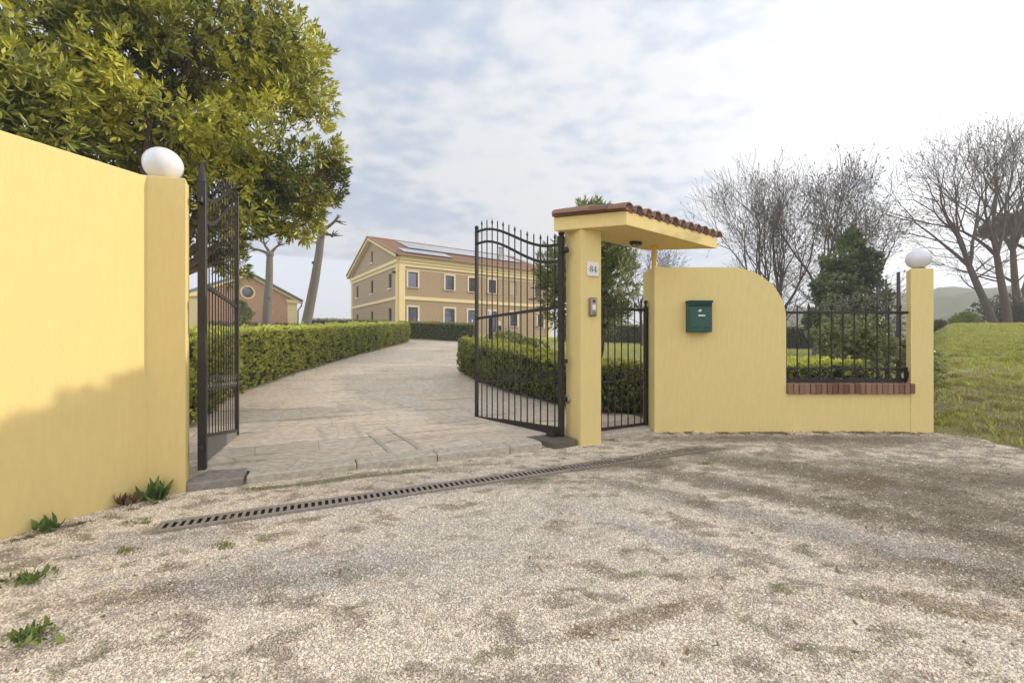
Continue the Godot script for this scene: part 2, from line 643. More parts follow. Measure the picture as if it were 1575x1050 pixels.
func gravel_color(x: float, d: float) -> Color:
	var n1 := fn.get_noise_2d(x * 2.2, d * 2.2)
	var n2 := fn2.get_noise_2d(x * 5.0, d * 7.0)
	var n3 := fn.get_noise_2d(x * 9.0 + 40.0, d * 14.0)
	var c := Color(0.93, 0.79, 0.615)
	c = c.lerp(Color(0.79, 0.665, 0.515), clampf(0.25 + n1 * 0.8 + n2 * 0.5, 0, 1))
	var n4 := fn2.get_noise_2d(x * 16.0 + 9.0, d * 26.0)
	c *= 1.0 + 0.24 * n4
	c = c.lerp(Color(0.36, 0.285, 0.215), 0.72 * smoothstep(0.06, 0.50, n3 * 0.85 + n2 * 0.5 + n4 * 0.25 + 0.32 * smoothstep(0.3, 3.2, x) * smoothstep(1.6, 3.2, d)))
	c = c.lerp(Color(0.27, 0.25, 0.12), 0.65 * smoothstep(0.28, 0.55, fn.get_noise_2d(x * 11.0 - 80.0, d * 17.0) + 0.3 * n4))
	for p in PATCHES:
		var v := Vector2(x - p[0], d - p[1]).rotated(-p[4])
		var q := Vector2(v.x / p[2], v.y / p[3]).length() + n2 * 0.6 + n3 * 0.5
		var k := 1.0 - smoothstep(0.35, 1.15, q)
		if k > 0.0:
			var t: Color = [Color(0.26, 0.205, 0.145), Color(0.20, 0.20, 0.075), Color(0.33, 0.225, 0.125), Color(0.38, 0.345, 0.335), Color(0.72, 0.65, 0.56)][p[5]]
			c = c.lerp(t, k * [0.75, 0.75, 0.65, 0.55, 0.6][p[5]])
	return c

func axis(parts: Array) -> PackedFloat32Array:
	var a := PackedFloat32Array()
	for p in parts:
		var k := int(ceil((p[1] - p[0]) / p[2]))
		for i in k:
			a.append(lerpf(p[0], p[1], float(i) / k))
	a.append(parts[-1][1])
	return a

func sheet(xs: PackedFloat32Array, ds: PackedFloat32Array, fy: Callable, fc: Callable) -> MB:
	var mb := MB.new()
	for d in ds:
		for x in xs:
			mb.v.append(Vector3(x, fy.call(x, d), -d))
			mb.c.append(fc.call(x, d))
	var w := xs.size()
	mb.n.resize(mb.v.size())
	for j in ds.size():
		for i in w:
			var l := mb.v[j * w + maxi(i - 1, 0)]
			var r := mb.v[j * w + mini(i + 1, w - 1)]
			var a := mb.v[maxi(j - 1, 0) * w + i]
			var b := mb.v[mini(j + 1, ds.size() - 1) * w + i]
			mb.n[j * w + i] = (r - l).cross(b - a).normalized()
	for j in ds.size() - 1:
		for i in w - 1:
			var p := j * w + i
			mb.face(p, p + 1, p + w + 1)
			mb.face(p, p + w + 1, p + w)
	return mb

func grass_color(x: float, d: float) -> Color:
	var n1 := fn.get_noise_2d(x * 0.55, d * 0.9)
	var n2 := fn2.get_noise_2d(x * 2.5, d * 3.5)
	var c := Color(0.58, 0.60, 0.13)
	c = c.lerp(Color(0.60, 0.56, 0.19), clampf(0.4 + n1 * 1.2 + n2 * 0.3, 0, 1))
	if x > 4.0 and x / maxf(d, 0.1) > 0.8:
		var near := 1.0 - smoothstep(9.0, 15.0, d + n1 * 3.0)
		c = c.lerp(Color(0.44, 0.34, 0.19), near * clampf(0.40 + n2 * 1.8 + n1 * 1.4, 0, 1) * 0.9)
		c = c.lerp(Color(0.66, 0.62, 0.24), clampf(n1 * 2.2 - 0.1, 0, 1) * 0.6)
		c = c.lerp(Color(0.17, 0.20, 0.06), (1.0 - near) * clampf(n2 * 1.4, 0, 1) * 0.6)
	var s := gate_s(x, d)
	if s < 3.0 and s > -0.3 and x > -4.6 and x < 5.6:
		c = Color(0.22, 0.175, 0.12)
	return c

func make_ground() -> void:
	var xs := axis([[-600.0, -200.0, 80.0], [-200.0, -60.0, 14.0], [-60.0, -12.0, 2.0], [-12.0, -5.0, 0.5], [-5.0, 5.4, 0.26], [5.4, 12.0, 0.16], [12.0, 30.0, 0.6], [30.0, 80.0, 2.5], [80.0, 200.0, 12.0], [200.0, 600.0, 80.0]])
	var ds := axis([[-300.0, -40.0, 52.0], [-40.0, 0.0, 4.0], [0.0, 3.4, 0.4], [3.4, 12.0, 0.2], [12.0, 40.0, 0.7], [40.0, 90.0, 4.0], [90.0, 240.0, 15.0], [240.0, 600.0, 60.0]])
	var fy := func(x: float, d: float) -> float:
		var y := land(x, d)
		var g := in_gravel(x, d) if d > -12.0 and absf(x) < 30.0 else -1.0
		y -= 0.06 * smoothstep(-0.02, 0.12, g)
		if x > 5.6 and d > 3.0 and d < 40.0:
			y += (0.05 * fn.get_noise_2d(x * 3.0, d * 3.0) + 0.03 * fn2.get_noise_2d(x * 6.0, d * 6.0)) * smoothstep(5.7, 6.6, x)
		var s := gate_s(x, d)
		if s > -0.2 and s < 30.0 and x < 2.0 and x > -7.0:
			y -= 0.05
		return y
	structure("ground", sheet(xs, ds, fy, grass_color), M.grass_ground)
	xs = axis([[-14.0, -4.5, 0.8], [-4.5, 7.4, 0.055]])
	ds = axis([[-10.0, 1.0, 0.7], [1.0, 6.3, 0.055]])
	structure("gravel_forecourt", sheet(xs, ds, gravel_y, gravel_color), M.gravel_bed)
	# loose stones on the forecourt
	for kind in 2:
		var mb := MB.new()
		var r := RandomNumberGenerator.new()
		r.seed = 60 + kind
		var ic := []
		var t := (1.0 + sqrt(5.0)) / 2.0
		for q in [[-1, t, 0], [1, t, 0], [-1, -t, 0], [1, -t, 0], [0, -1, t], [0, 1, t], [0, -1, -t], [0, 1, -t], [t, 0, -1], [t, 0, 1], [-t, 0, -1], [-t, 0, 1]]:
			ic.append(Vector3(q[0], q[1] * 0.62, q[2] * 0.85).normalized() * Vector3(1, 0.65, 0.85) * r.randf_range(0.75, 1.2))
		for f in [[0, 11, 5], [0, 5, 1], [0, 1, 7], [0, 7, 10], [0, 10, 11], [1, 5, 9], [5, 11, 4], [11, 10, 2], [10, 7, 6], [7, 1, 8], [3, 9, 4], [3, 4, 2], [3, 2, 6], [3, 6, 8], [3, 8, 9], [4, 9, 5], [2, 4, 11], [6, 2, 10], [8, 6, 7], [9, 8, 1]]:
			mb.tri(ic[f[0]], ic[f[1]], ic[f[2]])
		var xf := []
		var cs := []
		for i in 310000:
			var d := sqrt(lerpf(1.42 * 1.42, 6.2 * 6.2, rng.randf()))
			if rng.randf() < 0.35:
				d = rng.randf_range(1.42, 3.6)
			var x := rng.randf_range(-1.26, 1.62) * d
			if x > 6.3 or x < -3.4 or in_gravel(x, d) < 0.0:
				continue
			if x < -2.5 and x < -3.2 + (d - 2.69) * 0.367:
				continue
			var dd := drain_dist(x, d)
			if dd < 0.085 and not (x > 0.6 and rng.randf() < 0.3 * (x - 0.6)):
				continue
			var sz := rng.randf_range(0.0022, 0.0050) * (1.7 if rng.randf() < 0.10 else 1.0)
			var c := gravel_color(x, d) * rng.randf_range(0.6, 1.26)
			if rng.randf() < (0.12 if c.r > 0.42 else 0.03):
				c = Color(0.90, 0.80, 0.66) * rng.randf_range(0.8, 1.0)
			c = Color(minf(c.r * rng.randf_range(0.95, 1.06), 0.95), minf(c.g, 0.86), minf(c.b * rng.randf_range(0.92, 1.06), 0.77))
			xf.append(Transform3D(Basis.from_euler(Vector3(rng.randf_range(-0.5, 0.5), rng.randf() * TAU, rng.randf_range(-0.5, 0.5))).scaled(Vector3.ONE * sz), P(x, (0.018 if dd < 0.085 else gravel_y(x, d)) + sz * 0.25, d)))
			cs.append(c)
		var o := copies("gravel", mb.mesh(), M.gravel_stone, self, xf, cs)
		tag(o, "loose pale gravel and chippings scattered over the whole forecourt" if kind == 0 else "finer loose chippings mixed through the forecourt gravel", "gravel")

func hedge_right_x(d: float) -> float:
	# front of the hedge on the right of the drive
	var p := [[6.2, 1.9], [7.68, 0.83], [8.05, 0.45], [8.71, -0.05], [10.0, -0.83], [11.3, -1.4], [13.5, -1.54], [16.7, -1.76], [21.9, -2.17], [30.0, -2.4]]
	for i in p.size() - 1:
		if d <= p[i + 1][0]:
			return lerpf(p[i][1], p[i + 1][1], clampf((d - p[i][0]) / (p[i + 1][0] - p[i][0]), 0, 1))
	return -2.4

func hedge_left_x(d: float) -> float:
	var p := [[5.4, -4.10], [7.8, -4.92], [11.0, -5.27], [14.8, -5.44], [22.4, -5.38]]
	for i in p.size() - 1:
		if d <= p[i + 1][0]:
			return lerpf(p[i][1], p[i + 1][1], clampf((d - p[i][0]) / (p[i + 1][0] - p[i][0]), 0, 1))
	return -5.38

func make_drive() -> void:
	var xs := PackedFloat32Array()
	# bed under the stones
	var mb := MB.new()
	var us := axis([[-1.2, 5.2, 0.4]])
	var vs := axis([[0.05, 21.5, 0.4]])
	var y_bed := func(u: float, v: float) -> Vector3:
		var x := -2.34 + 0.906 * u - 0.423 * v
		var d := 3.74 + 0.423 * u + 0.906 * v
		return G(x, d, -0.0045)
	for v in vs.size() - 1:
		for u in us.size() - 1:
			var ce: Vector3 = y_bed.call(us[u], vs[v])
			if ce.x < hedge_left_x(-ce.z) - 0.7 or ce.x > hedge_right_x(-ce.z) + 0.7:
				continue
			mb.quad(ce, y_bed.call(us[u + 1], vs[v]), y_bed.call(us[u + 1], vs[v + 1]), y_bed.call(us[u], vs[v + 1]))
	var drive := structure("driveway", mb, M.joint)
	tag(drive, "curving stone paved driveway rising between clipped hedges")
	# the stones: a jittered net of rows along the opening
	var net := {}
	var rows := []
	var vv := 0.24
	var r := RandomNumberGenerator.new()
	r.seed = 77
	while vv < 20.5:
		rows.append(vv)
		vv += r.randf_range(0.22, 0.36) * (1.0 + vv * 0.03)
	var near := 0
	var far := []
	for k in 5:
		far.append(MB.new())
	for j in rows.size() - 1:
		var u := -1.2 + r.randf_range(0, 0.4)
		while u < 11.0:
			var wd := r.randf_range(0.34, 0.78)
			var jit := func(a: float, b: float) -> Vector2:
				return Vector2(a + 0.16 * fn.get_noise_2d(a * 9.0, b * 9.0), b + 0.22 * fn.get_noise_2d(a * 5.0 + 50.0, b * 5.0))
			var g := 0.0025
			var q := [jit.call(u + g, rows[j] + g) if j else Vector2(u + g, 0.21), jit.call(u + wd - g, rows[j] + g) if j else Vector2(u + wd - g, 0.21), jit.call(u + wd - g, rows[j + 1] - g), jit.call(u + g, rows[j + 1] - g)]
			var mid := u + wd * 0.5
			u += wd
			var w := []
			for e in q:
				var ex: float = maxf(e.y, 0.215)
				w.append(Vector2(-2.34 + 0.906 * e.x - 0.423 * ex, 3.74 + 0.423 * e.x + 0.906 * ex))
			var cx: float = (w[0].x + w[1].x + w[2].x + w[3].x) * 0.25
			var cd: float = (w[0].y + w[1].y + w[2].y + w[3].y) * 0.25
			if cx < hedge_left_x(cd) - 0.4 or cx > hedge_right_x(cd) + 0.3 or (mid > 3.15 and rows[j] < 0.6) or mid < -0.25 - rows[j] * 0.3 - 0.2 or cd < 3.8 or (cx > 0.55 and cd < 5.75):
				continue
			var lift := r.randf_range(-0.0012, 0.0015)
			var tone := r.randi() % 5
			var one := near < 300
			var sm: MB = MB.new() if one else far[tone]
			var top := []
			var low := []
			var c := Vector2(cx, cd)
			for e in w:
				var i2: Vector2 = e + (c - e).normalized() * 0.0035
				top.append(G(i2.x, i2.y, lift))
				low.append(G(e.x, e.y, -0.003))
			sm.quad(top[0], top[1], top[2], top[3])
			for k in 4:
				sm.quad(low[k], low[(k + 1) % 4], top[(k + 1) % 4], top[k])
			if one:
				near += 1
				part("paving_stone", sm, M["stone%d" % tone], drive)
	for k in 5:
		part("far_paving", far[k], M["stone%d" % k], drive, "", "stuff")
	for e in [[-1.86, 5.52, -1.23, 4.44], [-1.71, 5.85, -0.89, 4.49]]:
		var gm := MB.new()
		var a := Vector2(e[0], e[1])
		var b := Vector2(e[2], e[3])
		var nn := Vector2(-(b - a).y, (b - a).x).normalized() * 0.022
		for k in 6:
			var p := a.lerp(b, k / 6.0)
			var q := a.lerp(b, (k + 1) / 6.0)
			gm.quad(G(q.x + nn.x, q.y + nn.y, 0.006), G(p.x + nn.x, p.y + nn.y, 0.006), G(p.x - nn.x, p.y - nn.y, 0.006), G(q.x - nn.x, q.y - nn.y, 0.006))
		part("thin_strip", gm, M.strip, drive)  # thin flat strip, darker than the paving around it
	# kerb stones along the opening
	var kerb := thing("kerb", "pale concrete kerb between the gravel and the driveway paving", "kerb", P(-1.0, 0, 4.4))
	var cuts := [0.02, 0.93, 1.72, 2.55, 2.96]
	for i in 4:
		var km := MB.new()
		var e0: float = cuts[i] + 0.005
		var e1: float = cuts[i + 1] - 0.005
		var po := []
		for e in [[e0, -0.02], [e1, -0.02], [e1, 0.205], [e0, 0.205]]:
			po.append(Vector2(-2.34 + 0.906 * e[0] - 0.423 * e[1], 3.74 + 0.423 * e[0] + 0.906 * e[1]))
		km.prism(po, -0.08, 0.083 + 0.003 * (i % 2), 0.012)
		part("kerb_stone", km, M.kerb, kerb)
	var ps := thing("plinth_stone", "darker stone block under the hinge post of the open left gate leaf", "stone block", P(-2.55, 0, 3.65))
	var pm := MB.new()
	var po := []
	for e in [[-0.47, -0.05], [-0.0, -0.05], [0.0, 0.26], [-0.32, 0.34]]:
		po.append(Vector2(-2.34 + 0.906 * e[0] - 0.423 * e[1], 3.74 + 0.423 * e[0] + 0.906 * e[1]))
	pm.prism(po, -0.06, 0.08, 0.012)
	part("block", pm, M.kerb_dark, ps)
	var st := thing("threshold_step", "concrete doorstep under the narrow pedestrian gate", "step", P(1.45, 0, 5.85))
	pm = MB.new()
	pm.prism([Vector2(0.98, 5.42), Vector2(1.96, 5.93), Vector2(1.93, 6.42), Vector2(0.80, 5.85)], -0.05, 0.05, 0.01)
	part("slab", pm, M.kerb, st)

func make_hills() -> void:
	for h in 3:
		var mb := MB.new()
		var k := 150
		var dist: float = [95.0, 150.0, 215.0][h]
		for i in k + 1:
			var a := lerpf(-1.5, 1.45, float(i) / k)
			var right := smoothstep(0.15, 0.75, a)
			var top: float = 1.0
			if h == 0:
				top = lerpf(1.4, 6.0, right) + 1.6 * fn.get_noise_2d(i * 22.0, 5.0) * right
			elif h == 1:
				top = lerpf(2.0, 14.0, right) * (1.0 + 0.25 * fn.get_noise_2d(i * 2.4, 15.0))
			else:
				top = lerpf(2.0, 25.0, right) * (0.9 + 0.3 * fn.get_noise_2d(i * 1.6, 25.0))
			for e in [[0.0, -6.0], [0.35, top * 0.72], [1.0, top]]:
				var dd: float = dist * (1.0 + 0.3 * e[0])
				mb.v.append(Vector3(sin(a) * dd, e[1] + 1.0, -cos(a) * dd))
				mb.n.append(Vector3(-sin(a) * 0.6, 0.8, cos(a) * 0.6).normalized())
				var g := 0.5 + 0.5 * fn2.get_noise_2d(i * 14.0, e[0] * 60.0 + h * 90.0)
				mb.c.append(Color(0.09, 0.10, 0.05).lerp(Color(0.26, 0.24, 0.12), g))
		for i in k:
			for j in 2:
				var p := i * 3 + j
				mb.face(p, p + 3, p + 4)
				mb.face(p, p + 4, p + 1)
		structure("hill", mb, M.hill)

# ---------------------------------------------------------------- walls and the canopy
func globe(label: String, at: Vector3, r: float) -> void:
	var t := thing("globe_lamp", label, "lamp", at, "white globe lamps on the wall ends")
	var mb := MB.new()
	mb.lathe([Vector2(0.001, 0.0), Vector2(r * 0.50, 0.0), Vector2(r * 0.50, 0.022), Vector2(r * 0.44, 0.03), Vector2(0.001, 0.03)], 24, Transform3D(Basis.IDENTITY, at))
	part("collar", mb, M.bronze, t)
	mb = MB.new()
	var pr := []
	for i in 25:
		var a := lerpf(-1.15, PI / 2, i / 24.0)
		pr.append(Vector2(maxf(r * cos(a), 0.0004), r * sin(a)))
	mb.lathe(pr, 40, Transform3D(Basis.IDENTITY, at + Vector3(0, 0.026 + r * 0.91, 0)))
	part("globe", mb, M.white_glass, t)

func make_walls() -> void:
	var yp: Material = M.yellow_plaster
	# left boundary wall with its end pier
	var t := thing("boundary_wall", "long plain yellow rendered wall at the left edge, ending in a pier", "wall", P(-3.2, 0, 2.6))
	var mb := MB.new()
	mb.prism([Vector2(-3.98, 0.6), Vector2(-2.931, 3.437), Vector2(-3.14, 3.66), Vector2(-3.2, 3.52), Vector2(-4.22, 0.7)], -0.1, 2.575, 0.008)
	part("wall_panel", mb, yp, t)
	mb = MB.new()
	mb.prism([Vector2(-3.06, 3.4035), Vector2(-2.672, 3.508), Vector2(-2.80, 3.72), Vector2(-3.10, 3.66)], -0.1, 2.585, 0.008)
	part("end_pier", mb, yp, t)
	globe("white globe lamp on the pier of the long left wall", P(-2.945, 2.582, 3.62), 0.142)
	# gate pillar
	t = thing("gate_pillar", "yellow gate pillar with house number and intercom under the canopy", "pillar", P(0.85, 0, 5.3))
	mb = MB.new()
	mb.prism([Vector2(0.822, 5.14), Vector2(1.094, 5.267), Vector2(0.959, 5.557), Vector2(0.687, 5.43)], -0.1, 2.6, 0.0)
	part("shaft", mb, yp, t)
	# canopy
	t = thing("canopy", "yellow concrete canopy over the pedestrian gate with a row of clay tiles", "canopy", P(1.7, 2.6, 5.7))
	mb = MB.new()
	var cp := [Vector2(0.511, 5.238), Vector2(1.328, 4.967), Vector2(2.982, 6.239), Vector2(1.985, 6.36)]
	mb.prism(cp, 2.602, 2.762, 0.004)
	part("slab", mb, yp, t)
	mb = MB.new()
	mb.tube([P(2.01, 2.25, 6.06), P(2.01, 2.603, 6.06)], [0.036, 0.036], 14, false)
	part("support_post", mb, M.post_yellow, t)
	# clay tiles: covers run from the front edge to the back
	var f0 := P(1.328 - 0.012, 2.765, 4.967 - 0.008)
	var run := P(2.982, 2.765, 6.239) - P(1.328, 2.765, 4.967)
	var back := (P(0.511, 0, 5.238) - P(1.328, 0, 4.967))
	var wid := run.length() / 11.0
	var out := Vector3(run.z, 0, -run.x).normalized()
	if out.dot(back) > 0: out = -out
	var mesh_of := func(r0: float, r1: float, le: float, up: bool) -> ArrayMesh:
		var m := MB.new()
		var seg := 8
		var th := 0.014
		for i in seg:
			var a0 := PI * i / seg
			var a1 := PI * (i + 1) / seg
			var pts := []
			for a in [a0, a1]:
				for e in [[r0, 0.0], [r1, le]]:
					for q in [0.0, th]:
						var rr: float = e[0] - q
						var sy: float = sin(a) * rr * 0.92
						pts.append(Vector3(-cos(a) * rr, sy if up else -sy, -e[1]))
			# outer, inner, front rim, back rim
			m.quad(pts[0], pts[2], pts[6], pts[4])
			m.quad(pts[1], pts[5], pts[7], pts[3])
			m.quad(pts[0], pts[4], pts[5], pts[1])
			m.quad(pts[2], pts[3], pts[7], pts[6])
		return m.mesh()
	var cover: ArrayMesh = mesh_of.call(0.088, 0.070, 0.46, true)
	var pan: ArrayMesh = mesh_of.call(0.085, 0.085, 0.86, false)
	var bz := -back.normalized()
	var bx := run.normalized()
	var bb := Basis(bx, Vector3.UP, bz).orthonormalized()
	bb = Basis(bx, Vector3.UP, bx.cross(Vector3.UP))
	var sk := Basis(bx, Vector3.UP, bz)
	for i in 12:
		var o := f0 + run.normalized() * wid * (i - 0.0)
		for j in 3:
			if i == 0 and j > 2: continue
			var at := o - bz * (j * 0.205 - 0.045) + Vector3(0, 0.012 + 0.006 * j + 0.004 * sin(i * 5.0), 0)
			var tw := Basis(Vector3.UP, 0.035 * sin(i * 7.3 + j * 3.1))
			piece("roof_tile", cover, M["canopy_tile%d" % ((i * 7 + j * 3) % 4)], t, Transform3D(tw * sk, at))
		if i < 11:
			piece("pan_tile", pan, M["canopy_tile%d" % ((i * 5 + 2) % 4)], t, Transform3D(sk, o + run.normalized() * wid * 0.5 + bz * 0.02 + Vector3(0, 0.062, 0)))
	# flat capping along the left rake
	mb = MB.new()
	mb.prism([Vector2(0.485, 5.215), Vector2(1.318, 4.938), Vector2(1.41, 5.02), Vector2(0.57, 5.30)], 2.768, 2.80, 0.006)
	part("rake_tile", mb, M.canopy_tile0, t)
	# lamp under the canopy
	var l := thing("ceiling_lamp", "small black oval bulkhead lamp under the canopy", "lamp", P(1.69, 2.6, 5.85))
	mb = MB.new()
	var sc := Transform3D(Basis(bx * 1.0, Vector3.UP, bx.cross(Vector3.UP) * 0.62), P(1.69, 2.602, 5.85))
	mb.lathe([Vector2(0.001, -0.03), Vector2(0.09, -0.03), Vector2(0.106, -0.02), Vector2(0.11, 0.0), Vector2(0.001, 0.0)], 24, sc)
	part("housing", mb, M.black_rubber, l)
	mb = MB.new()
	mb.lathe([Vector2(0.001, -0.05), Vector2(0.045, -0.046), Vector2(0.068, -0.031), Vector2(0.001, -0.029)], 20, sc)
	part("lens", mb, M.white_glass, l)
	for k in 3:
		mb = MB.new()
		mb.tube([sc * Vector3(-0.085, -0.025, -0.05 + 0.05 * k), sc * Vector3(0.0, -0.058, -0.05 + 0.05 * k), sc * Vector3(0.085, -0.025, -0.05 + 0.05 * k)], [0.005, 0.005, 0.005], 5)
		part("guard_bar", mb, M.black_rubber, l)
	# right wall: pier, curved wall, low wall and end pillar
	t = thing("curved_wall", "yellow rendered wall with rounded shoulder carrying the green letterbox", "wall", P(2.9, 0, 6.0))
	mb = MB.new()
	var po := [Vector2(2.08, -0.1), Vector2(3.768, -0.1), Vector2(3.768, 1.56)]
	for i in 19:
		var a := PI / 2 * i / 18.0
		po.append(Vector2(2.985 + 0.783 * cos(a), 1.57 + 0.70 * sin(a)))
	po.append(Vector2(2.08, 2.268))
	mb.plate(po, -6.14, -5.893)
	part("wall_panel", mb, yp, t)
	mb = MB.new()
	mb.prism([Vector2(1.946, 5.853), Vector2(2.085, 5.887), Vector2(2.085, 6.36), Vector2(1.946, 6.36)], -0.1, 2.272, 0.006)
	part("end_pier", mb, yp, t)
	t = thing("low_wall", "low yellow wall under the railing with a brick sill", "wall", P(4.6, 0, 6.0))
	mb = MB.new()
	mb.prism([Vector2(3.771, 5.897), Vector2(5.60, 5.905), Vector2(5.66, 6.14), Vector2(3.771, 6.14)], -0.1, 0.532, 0.0)
	part("wall_panel", mb, yp, t)
	mb = MB.new()
	mb.box(P(3.862, 0.26, 5.8975), Vector3(0.004, 0.52, 0.003))
	part("plaster_joint", mb, M.house_cream, t)
	mb = MB.new()
	mb.box(P(4.645, 0.598, 6.02), Vector3(1.735, 0.126, 0.27))
	part("mortar_bed", mb, M.mortar, t)
	var variants := []
	for k in 3:
		var bm := MB.new()
		bm.box(Vector3.ZERO, Vector3([0.066, 0.063, 0.068][k], 0.138, 0.305), Basis.IDENTITY, 0.005)
		variants.append(bm.mesh())
	for i in 23:
		var bx2 := 3.812 + i * 0.0758
		piece("brick", variants[i % 3], M["brick%d" % ((i * 7 + (i / 3)) % 5)], t, Transform3D(Basis.from_euler(Vector3(0, 0.02 * sin(i * 3.7), 0.012 * sin(i * 5.1))), P(bx2, 0.603 + 0.003 * sin(i * 2.3), 6.005)))
	t = thing("end_pillar", "square yellow pillar at the right end of the railing wall", "pillar", P(5.7, 0, 6.0))
	mb = MB.new()
	mb.prism([Vector2(5.49, 5.90), Vector2(5.79, 5.888), Vector2(5.955, 6.14), Vector2(5.66, 6.155)], -0.1, 2.255, 0.008)
	part("shaft", mb, yp, t)
	globe("white globe lamp on the pillar at the right end of the railing", P(5.705, 2.255, 6.02), 0.14)

# ---------------------------------------------------------------- iron work
func bar_between(mb: MB, a: Vector3, b: Vector3, w: float, th: float, side: Vector3) -> void:
	# flat bar from a to b: w across (in the plane), th along side
	var y := (b - a)
	var le := y.length()
	y /= le
	var z := side.normalized()
	var x := y.cross(z).normalized()
	mb.box((a + b) * 0.5, Vector3(w, le, th), Basis(x, y, z))

func spear(mb: MB, at: Vector3, le: float, r: float) -> void:
	mb.lathe([Vector2(0.006, 0.0), Vector2(r * 0.5, 0.008), Vector2(r, le * 0.32), Vector2(r * 0.62, le * 0.6), Vector2(0.0006, le)], 6, Transform3D(Basis.IDENTITY, at))

func ring_into(mb: MB, c: Vector3, x: Vector3, r: float, w: float, from := 0.0, to := TAU) -> void:
	var pts := []
	var rad := []
	for i in 13:
		var a := lerpf(from, to, i / 12.0)
		pts.append(c + x * cos(a) * r + Vector3.UP * sin(a) * r)
		rad.append(w)
	mb.tube(pts, rad, 4, false)

func gate_leaf(t: Node3D, hi: Vector2, fr: Vector2, dy: float, left: bool) -> void:
	var iron: Material = M.black_iron
	var dir := Vector3(fr.x - hi.x, 0, -(fr.y - hi.y))
	var le := dir.length()
	dir /= le
	var side := Vector3.UP.cross(dir)
	var at := func(u: float, y: float) -> Vector3:
		return P(hi.x, y + dy, hi.y) + dir * (u * le)
	var curve := func(u: float) -> float:
		var s := clampf((u - 0.06) / 0.86, 0, 1)
		return 0.49 * s * s * (3 - 2 * s)
	var y_top := func(u: float) -> float: return 2.455 + curve.call(u)
	var y_low := func(u: float) -> float: return 2.245 + 1.05 * curve.call(u)
	var y_mid := func(u: float) -> float: return 1.672 - 0.075 * u
	var y_b2 := func(u: float) -> float: return 0.862 - 0.115 * u
	var y_b1 := func(u: float) -> float: return 0.742 - 0.13 * u
	var y_bot := func(u: float) -> float: return 0.105 - 0.075 * u if not left else 0.09 - 0.10 * u
	# hinge post and meeting stile
	var mb := MB.new()
	mb.box(at.call(0.0, 1.30), Vector3(0.062, 2.50, 0.062), Basis(dir, Vector3.UP, side), 0.004)
	if left:
		var b: Vector3 = at.call(0.0, 2.55)
		mb.lathe([Vector2(0.046, 0.0), Vector2(0.040, 0.03), Vector2(0.034, 0.09), Vector2(0.0008, 0.20)], 4, Transform3D(Basis(Vector3.UP, atan2(-dir.z, dir.x) + PI / 4), b))
	else:
		mb.ball(at.call(0.0, 2.585), 0.038)
	part("hinge_post", mb, iron, t)
	mb = MB.new()
	mb.box(at.call(1.0, 1.49), Vector3(0.05, 2.99, 0.045), Basis(dir, Vector3.UP, side), 0.004)
	mb.ball(at.call(1.0, 3.01), 0.034)
	part("meeting_stile", mb, iron, t)
	# rails
	for e in [[y_top, 0.036], [y_low, 0.036]]:
		mb = MB.new()
		var f: Callable = e[0]
		var k := 18
		for i in k:
			var a := 0.02 + 0.965 * i / k
			var b := 0.02 + 0.965 * (i + 1.02) / k
			bar_between(mb, at.call(a, f.call(a)), at.call(b, f.call(b)), e[1], 0.014, side)
		part("curved_rail", mb, iron, t)
	for e in [[y_mid, 0.04, "middle_rail"], [y_b2, 0.016, "thin_rail"], [y_b1, 0.016, "thin_rail"]]:
		mb = MB.new()
		var f: Callable = e[0]
		bar_between(mb, at.call(0.015, f.call(0.015)), at.call(0.985, f.call(0.985)), e[1], 0.018, side)
		part(e[2], mb, iron, t)
	mb = MB.new()
	if left:
		var pts := []
		var q := []
		for e in [[0.02, 0.0], [0.98, 0.0]]:
			var u: float = e[0]
			q.append([at.call(u, y_bot.call(u)), at.call(u, y_bot.call(u) + lerpf(0.24, 0.06, u))])
		for s in [1.0, -1.0]:
			var o: Vector3 = side * 0.006 * s
			if s > 0:
				mb.quad(q[0][0] + o, q[1][0] + o, q[1][1] + o, q[0][1] + o)
			else:
				mb.quad(q[0][1] + o, q[1][1] + o, q[1][0] + o, q[0][0] + o)
		part("kick_plate", mb, M.grey_iron, t, "paler tapering plate along the bottom of the leaf")
		mb = MB.new()
		bar_between(mb, at.call(0.01, y_bot.call(0.0) + 0.25), at.call(0.98, y_bot.call(1.0) + 0.07), 0.03, 0.03, side)
		part("bottom_rail", mb, iron, t)
	else:
		bar_between(mb, at.call(0.01, y_bot.call(0.0) + 0.045), at.call(0.99, y_bot.call(1.0) + 0.03), 0.045, 0.035, side)
		part("bottom_rail", mb, iron, t)
		mb = MB.new()
		var q := [at.call(0.03, 0.015), at.call(0.60, 0.06), at.call(0.66, 0.12), at.call(0.03, 0.17)]
		for s in [1.0, -1.0]:
			var o: Vector3 = side * 0.02 * s
			if s > 0:
				mb.quad(q[0] + o, q[1] + o, q[2] + o, q[3] + o)
			else:
				mb.quad(q[3] + o, q[2] + o, q[1] + o, q[0] + o)
		mb.quad(q[0] - side * 0.02, q[1] - side * 0.02, q[1] + side * 0.02, q[0] + side * 0.02)
		mb.quad(q[1] - side * 0.02, q[2] - side * 0.02, q[2] + side * 0.02, q[1] + side * 0.02)
		part("kick_plate", mb, iron, t)
		mb = MB.new()
		mb.box(at.call(0.16, -0.025), Vector3(0.26, 0.09, 0.07), Basis(dir, Vector3.UP, side), 0.006)
		part("closer_arm", mb, iron, t)
	# bars with alternating tips
	var nb := 12 if left else 13
	var bw := 0.0085 if left else 0.013
